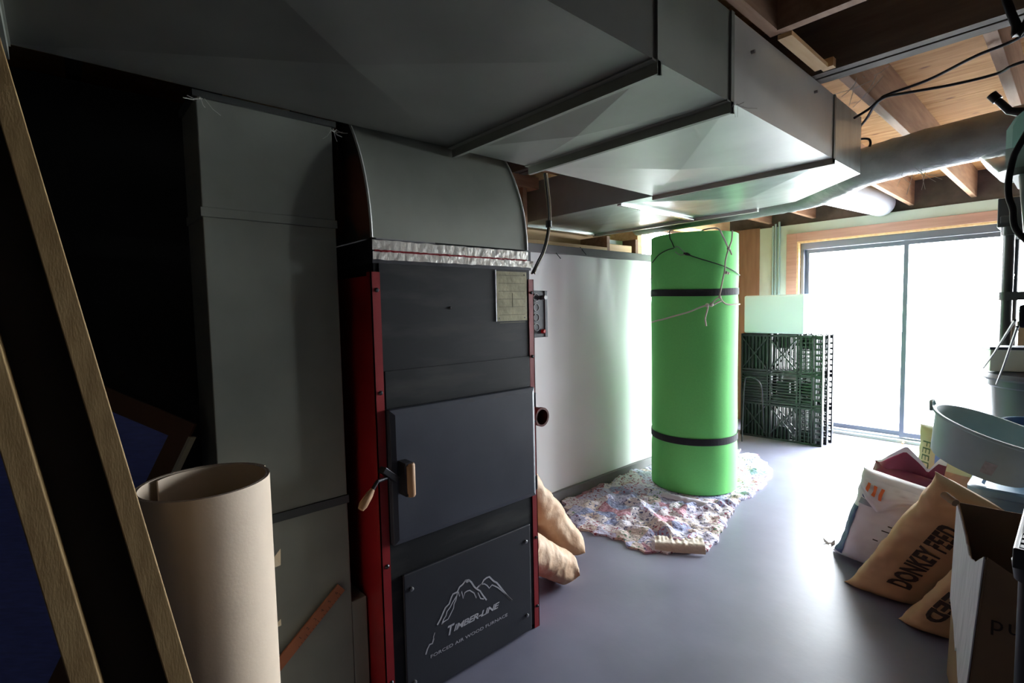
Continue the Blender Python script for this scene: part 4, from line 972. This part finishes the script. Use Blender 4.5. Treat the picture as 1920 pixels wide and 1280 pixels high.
# white side, ragged towards the foot
nrm_ = (fl-bl).cross(Vector((0, 0, 1))).normalized(); nrm_ = nrm_ if nrm_.x < 0 else -nrm_
def sidep(u, v, off): return (bl0.lerp(fl0, u)).lerp(bl.lerp(fl, u), v)+nrm_*off
UU = [i/24 for i in range(25)]
vtop = lambda u: float(np.interp(u, [0, .15, .4, .6, .8, 1], [1, .965, .90, .84, .87, .955]))+.008*noise.noise(Vector((u*23, 0, 0)))
vbot = lambda u: float(np.interp(u, [0, .25, .42, .44, .6, .75, .9, 1], [.44, .36, .26, .31, .20, .14, .05, .03]))+.01*noise.noise(Vector((u*17, 3, 0)))
def strip(f0, f1, off, thk):
    m = MB(); rings = [[sidep(u, f0(u), off), sidep(u, f1(u), off), sidep(u, f1(u), off-thk), sidep(u, f0(u), off-thk)] for u in UU]
    return m.loft(rings)
obj('torn_side', strip(vbot, vtop, .010, .004), 'carton_white', tcx)
obj('side_panel', strip(lambda u: 0.0, lambda u: vtop(u)-.012, .004, .004), 'carton', tcx)
fr_ = [fl0, fl-Vector((0, 0, .03)), fl+wv_*.12+Vector((0, 0, -.065)), fl+wv_*.3+Vector((0, 0, -.10)), fl+wv_*.6+Vector((0, 0, -.115)), fl+wv_+Vector((0, 0, -.10)), fl0+wv_]
quad('front_panel', fr_, 'carton', Vector((-.02, .004, 0)).normalized()*.004)
quad('back_panel', [bl0, bl, bl+wv_+Vector((0, 0, -.02)), bl0+wv_], 'carton_in', Vector((0, -.004, 0)))
quad('side_panel', [fl0+wv_, fl+wv_, bl+wv_, bl0+wv_], 'carton', Vector((.004, 0, 0)))
quad('base_panel', [fl0+Vector((0, 0, .002)), fl0+wv_+Vector((0, 0, .002)), bl0+wv_+Vector((0, 0, .002)), bl0+Vector((0, 0, .002))], 'carton_in', Vector((0, 0, .004)))
obj('rolled_edge', MB().tube([bl+Vector((-.01, -.02, 0)), bl+Vector((-.05, .02, .012))], .014, 12), 'carton', tcx, smooth=50)
pA = fl0.lerp(fl, .60)
uv, fs = text_mesh('pund', spacing=1.15)
wn = wv_.normalized(); fnrm = Vector((wn.y, -wn.x, 0))
obj('lettering', MB().add([pA+wn*(.028+u*.15)+Vector((-.006*0, 0, v*.05))+fnrm*.010 for u, v in uv], fs), 'ink', tcx, fix=False)

# ================================================================== PALLETS, FOAM BOX, WIRE HOOP
def pallet(label, x0, y0, rot, group='black plastic pallets stacked on edge'):
    w_, h_ = .80, 1.13
    R_ = Matrix.Rotation(rot, 3, 'Z'); O = Vector((x0, y0, 0))
    T = lambda x, y, z: O+R_ @ Vector((x, y, z))
    X, Y, Z = R_ @ Vector((1, 0, 0)), R_ @ Vector((0, 1, 0)), Vector((0, 0, 1))
    t = thing('plastic_pallet', label, 'pallet', tuple(O), group)
    def bx(m, xa, xb, ya, yb, za, zb): m.obox(T((xa+xb)/2, (ya+yb)/2, (za+zb)/2), (X, Y, Z), ((xb-xa)/2, (yb-ya)/2, (zb-za)/2))
    f = MB()
    for z in (0, .36, .39, .70, .73, h_-.03): bx(f, 0, w_, 0, .05, z, z+.02)
    for x in (0, .27, .30, .56, .59, w_-.10): bx(f, x, x+.016, 0, .05, 0, h_)
    obj('frame', f, 'black_pl', t)
    sl = MB()
    for k in range(26):
        x = .012+k*.037
        if x > w_-.10: break
        for (za, zb) in ((.02, .37), (.74, h_-.02)): bx(sl, x, x+.010, .004, .03, za, zb)
    for k in range(14):
        z = .415+k*.030
        if z < .69: bx(sl, .01, w_-.10, .004, .03, z, z+.010)
    for k in range(9):
        z = .04+k*.04; bx(sl, .58, w_-.10, .008, .024, z, z+.008); bx(sl, .58, w_-.10, .008, .024, z+.72, z+.728)
    obj('slats', sl, 'black_pl', t)['kind'] = 'stuff'
    for (za, zb) in ((.05, .36), (.76, 1.08)):
        for (xa, xb) in ((.30, .56), (.02, .27)):
            obj('cross_brace', MB().bar(T(xa, .0, za), T(xb, .0, zb), .014, .012, up=Y), 'black_pl', t)
            obj('cross_brace', MB().bar(T(xa, -.002, zb), T(xb, -.002, za), .014, .012, up=Y), 'black_pl', t)
    dk = MB(); bx(dk, .0, .30, .034, .048, .0, h_); bx(dk, .30, w_-.08, .034, .044, .38, .46); obj('deck_panel', dk, 'black_pl', t)
    ed = MB()
    for x in (w_-.07, w_-.010): bx(ed, x, x+.012, .0, .055, 0, h_)
    for k in range(20): bx(ed, w_-.07, w_, .0, .055, k*.057, k*.057+.02)
    obj('edge_strip', ed, 'black_pl', t)
    for xc in (.02, .36, .60):
        for zc in (.02, .50, .98):
            ft = MB(); bx(ft, xc, xc+.12, .05, .10, zc, zc+.12); obj('foot', ft, 'black_pl', t)
    return t
pallet('black plastic lattice pallet on edge, foremost of the stack under the foam box', -2.50, 5.62, .03)
pallet('black plastic lattice pallet on edge, middle one of the stack under the foam box', -2.49, 5.74, .03)
pallet('black plastic lattice pallet on edge, rearmost of the stack nearest the glass door', -2.48, 5.86, .03)
p = aty(1397, 612, 5.6)
fb = thing('foam_box', 'white styrofoam box lying on top of the black plastic pallets', 'box', (-2.16, 5.83, 1.135))
Rf = Matrix.Rotation(-.06, 3, 'Z')
obj('box_body', MB().obox((-2.165, 5.84, 1.133+.205), (Rf @ Vector((1, 0, 0)), Rf @ Vector((0, 1, 0)), Vector((0, 0, 1))), (.31, .21, .203)), 'styro', fb, bevel=.018)
h0 = atz(1390, 833); 
hp = [aty(1391, 832, 5.30), aty(1393, 780, 5.30), aty(1396, 722, 5.30), aty(1402, 712, 5.30), aty(1416, 715, 5.32), aty(1427, 728, 5.36), aty(1430, 760, 5.42), aty(1432, 815, 5.5)]
dzh = min(p.z for p in hp)
hoop_m = MB().tube(spline([p-Vector((0, 0, dzh-.008)) for p in hp], 5), .007, 8)
tag(obj('wire_hoop', hoop_m, 'black_pl', smooth=60), 'bent black wire hoop standing in front of the plastic pallets', 'wire')

# ================================================================== CABLES AND SMALL THINGS
c1 = [Vector((-.06, 2.47, 2.381)), Vector((-.13, 2.55, 2.379))]+[atz(*p, 2.376) for p in ((1897, 78), (1830, 105), (1740, 150), (1665, 177), (1650, 186), (1628, 205))]+[atx(1602, 221, XR+.014)]
c2 = [Vector((.20, 2.95, 2.386)), Vector((.02, 2.88, 2.372))]+[atz(*p, 2.357) for p in ((1912, 118), (1870, 138), (1790, 158), (1700, 174), (1660, 182), (1640, 198), (1625, 222))]+[atz(1606, 245, 2.34)]
tag(obj('cable', MB().tube(spline(c1, 6), .006, 7), 'cable', smooth=60), 'upper thin black cable strung under the plywood from beam to trunk duct', 'cable')
tag(obj('cable', MB().tube(spline(c2, 6), .006, 7), 'cable', smooth=60), 'lower black cable sagging under the plywood toward the trunk duct', 'cable')
lp = [aty(1605, 272, 3.2), aty(1608, 263, 3.2), aty(1618, 260, 3.2), aty(1629, 261, 3.2), aty(1632, 268, 3.2), aty(1630, 275, 3.2)]
tag(obj('cable', MB().tube(spline(lp, 5), .006, 7), 'cable', smooth=60), 'short looped cable end poking out above the flexible duct', 'cable')
c3 = [Vector((aty(1884, -30, 1.75).x-.01, 1.90, 2.397)), aty(1884, -25, 1.78), aty(1893, 15, 1.75), aty(1905, 45, 1.75), aty(1914, 58, 1.75), Vector((-.05, 1.79, 2.235)), Vector((-.046, 1.825, 2.214))]
tag(obj('cable', MB().tube(spline(c3, 6), .009, 8), 'cable', smooth=60), 'thick black cable drooping from the joists above the near shelf unit', 'cable')
c4 = [Vector((-.072, 1.80, 1.93)), aty(1910, 275, 1.795), aty(1899, 300, 1.80), aty(1891, 340, 1.80), aty(1892, 370, 1.80), aty(1899, 392, 1.80), aty(1905, 430, 1.80), Vector((-.075, 1.80, 1.55)), Vector((-.07, 1.80, 1.438))]
tag(obj('cable', MB().tube(spline(c4, 6), .007, 8), 'cable', smooth=60), 'black cable hanging in front of the grey bin on the near shelf unit', 'cable')
for k, (q0, q1) in enumerate((((1903, 600), (1843, 690)), ((1908, 612), (1868, 720)))):
    a0 = aty(*q0, 2.16); a1 = aty(*q1, 3.965 if k == 0 else 4.0)
    tag(obj('thin_cord', MB().tube([a0, a0.lerp(a1, .5)-Vector((0, 0, .008)), a1], .004, 6), 'cable', smooth=60), ('upper' if k == 0 else 'lower')+' thin grey cord stretched from the near shelf unit to the trash can', 'cord')
st = [atz(1692, 833), atz(1706, 823), atz(1735, 808)]
st = [p+Vector((0, 0, h)) for p, h in zip(st, (.012, .02, .035))]
tag(obj('straw_stalk', MB().tube(spline(st, 4), [.010, .008, .007, .006, .005, .004, .003, .003, .003][:9], 6), 'pine', smooth=60), 'dry straw stalk lying on the floor near the sliding door', 'straw')
lf = atz(1553, 1022)
lfm = MB()
for (dx, dy, a) in ((0, 0, .3), (.02, .015, 1.6), (-.015, .012, 2.4)):
    c = lf+Vector((dx, dy, .012)); d = Vector((math.cos(a), math.sin(a), .35)); e = Vector((-math.sin(a), math.cos(a), .1))
    lfm.add([c-d*.03, c+e*.012, c+d*.035, c-e*.012], [(0, 1, 2, 3)])
tag(obj('dry_leaf', lfm, 'leaf'), 'curled dark dry leaf on the floor beside the white feed bag', 'leaf')

def web(seed, anchor, n, spread, ln):
    r = random.Random(seed); m = MB()
    for k in range(n):
        a = anchor+Vector((r.uniform(-1, 1)*spread*.3, r.uniform(-1, 1)*spread*.3, 0))
        d = Vector((r.uniform(-1, 1), r.uniform(-1, 1), r.uniform(-.9, .1))).normalized()*ln*r.uniform(.4, 1)
        m.tube([a, a+d*.5-Vector((0, 0, .006)), a+d], .0009, 4, False)
    return m
WB = 'cobwebs on the ducts'
for k, (p, n, sp_, ln, lab) in enumerate((
        (Vector((XC+.02, CY0+.01, 2.075)), 7, .03, .06, 'small cobweb tuft at the top corner of the return air duct'),
        (Vector((XC+.02, CY1, 2.07)), 8, .03, .07, 'cobweb tuft between the return air duct and the plenum elbow'),
        (Vector((XR+.012, 1.651, ZD-.01)), 6, .03, .08, 'cobweb on the second seam of the trunk duct'),
        (Vector((-.60, 3.30, 2.12)), 10, .25, .16, 'wispy cobweb hanging from the dark flexible duct'),
        (Vector((-.62, 2.60, 2.388)), 8, .2, .16, 'wispy cobweb under the joist beside the black cables'))):
    o_ = tag(obj('cobweb', web(k+3, p, n, sp_, ln), 'web', fix=False), lab, 'cobweb', WB); o_['kind'] = 'stuff'
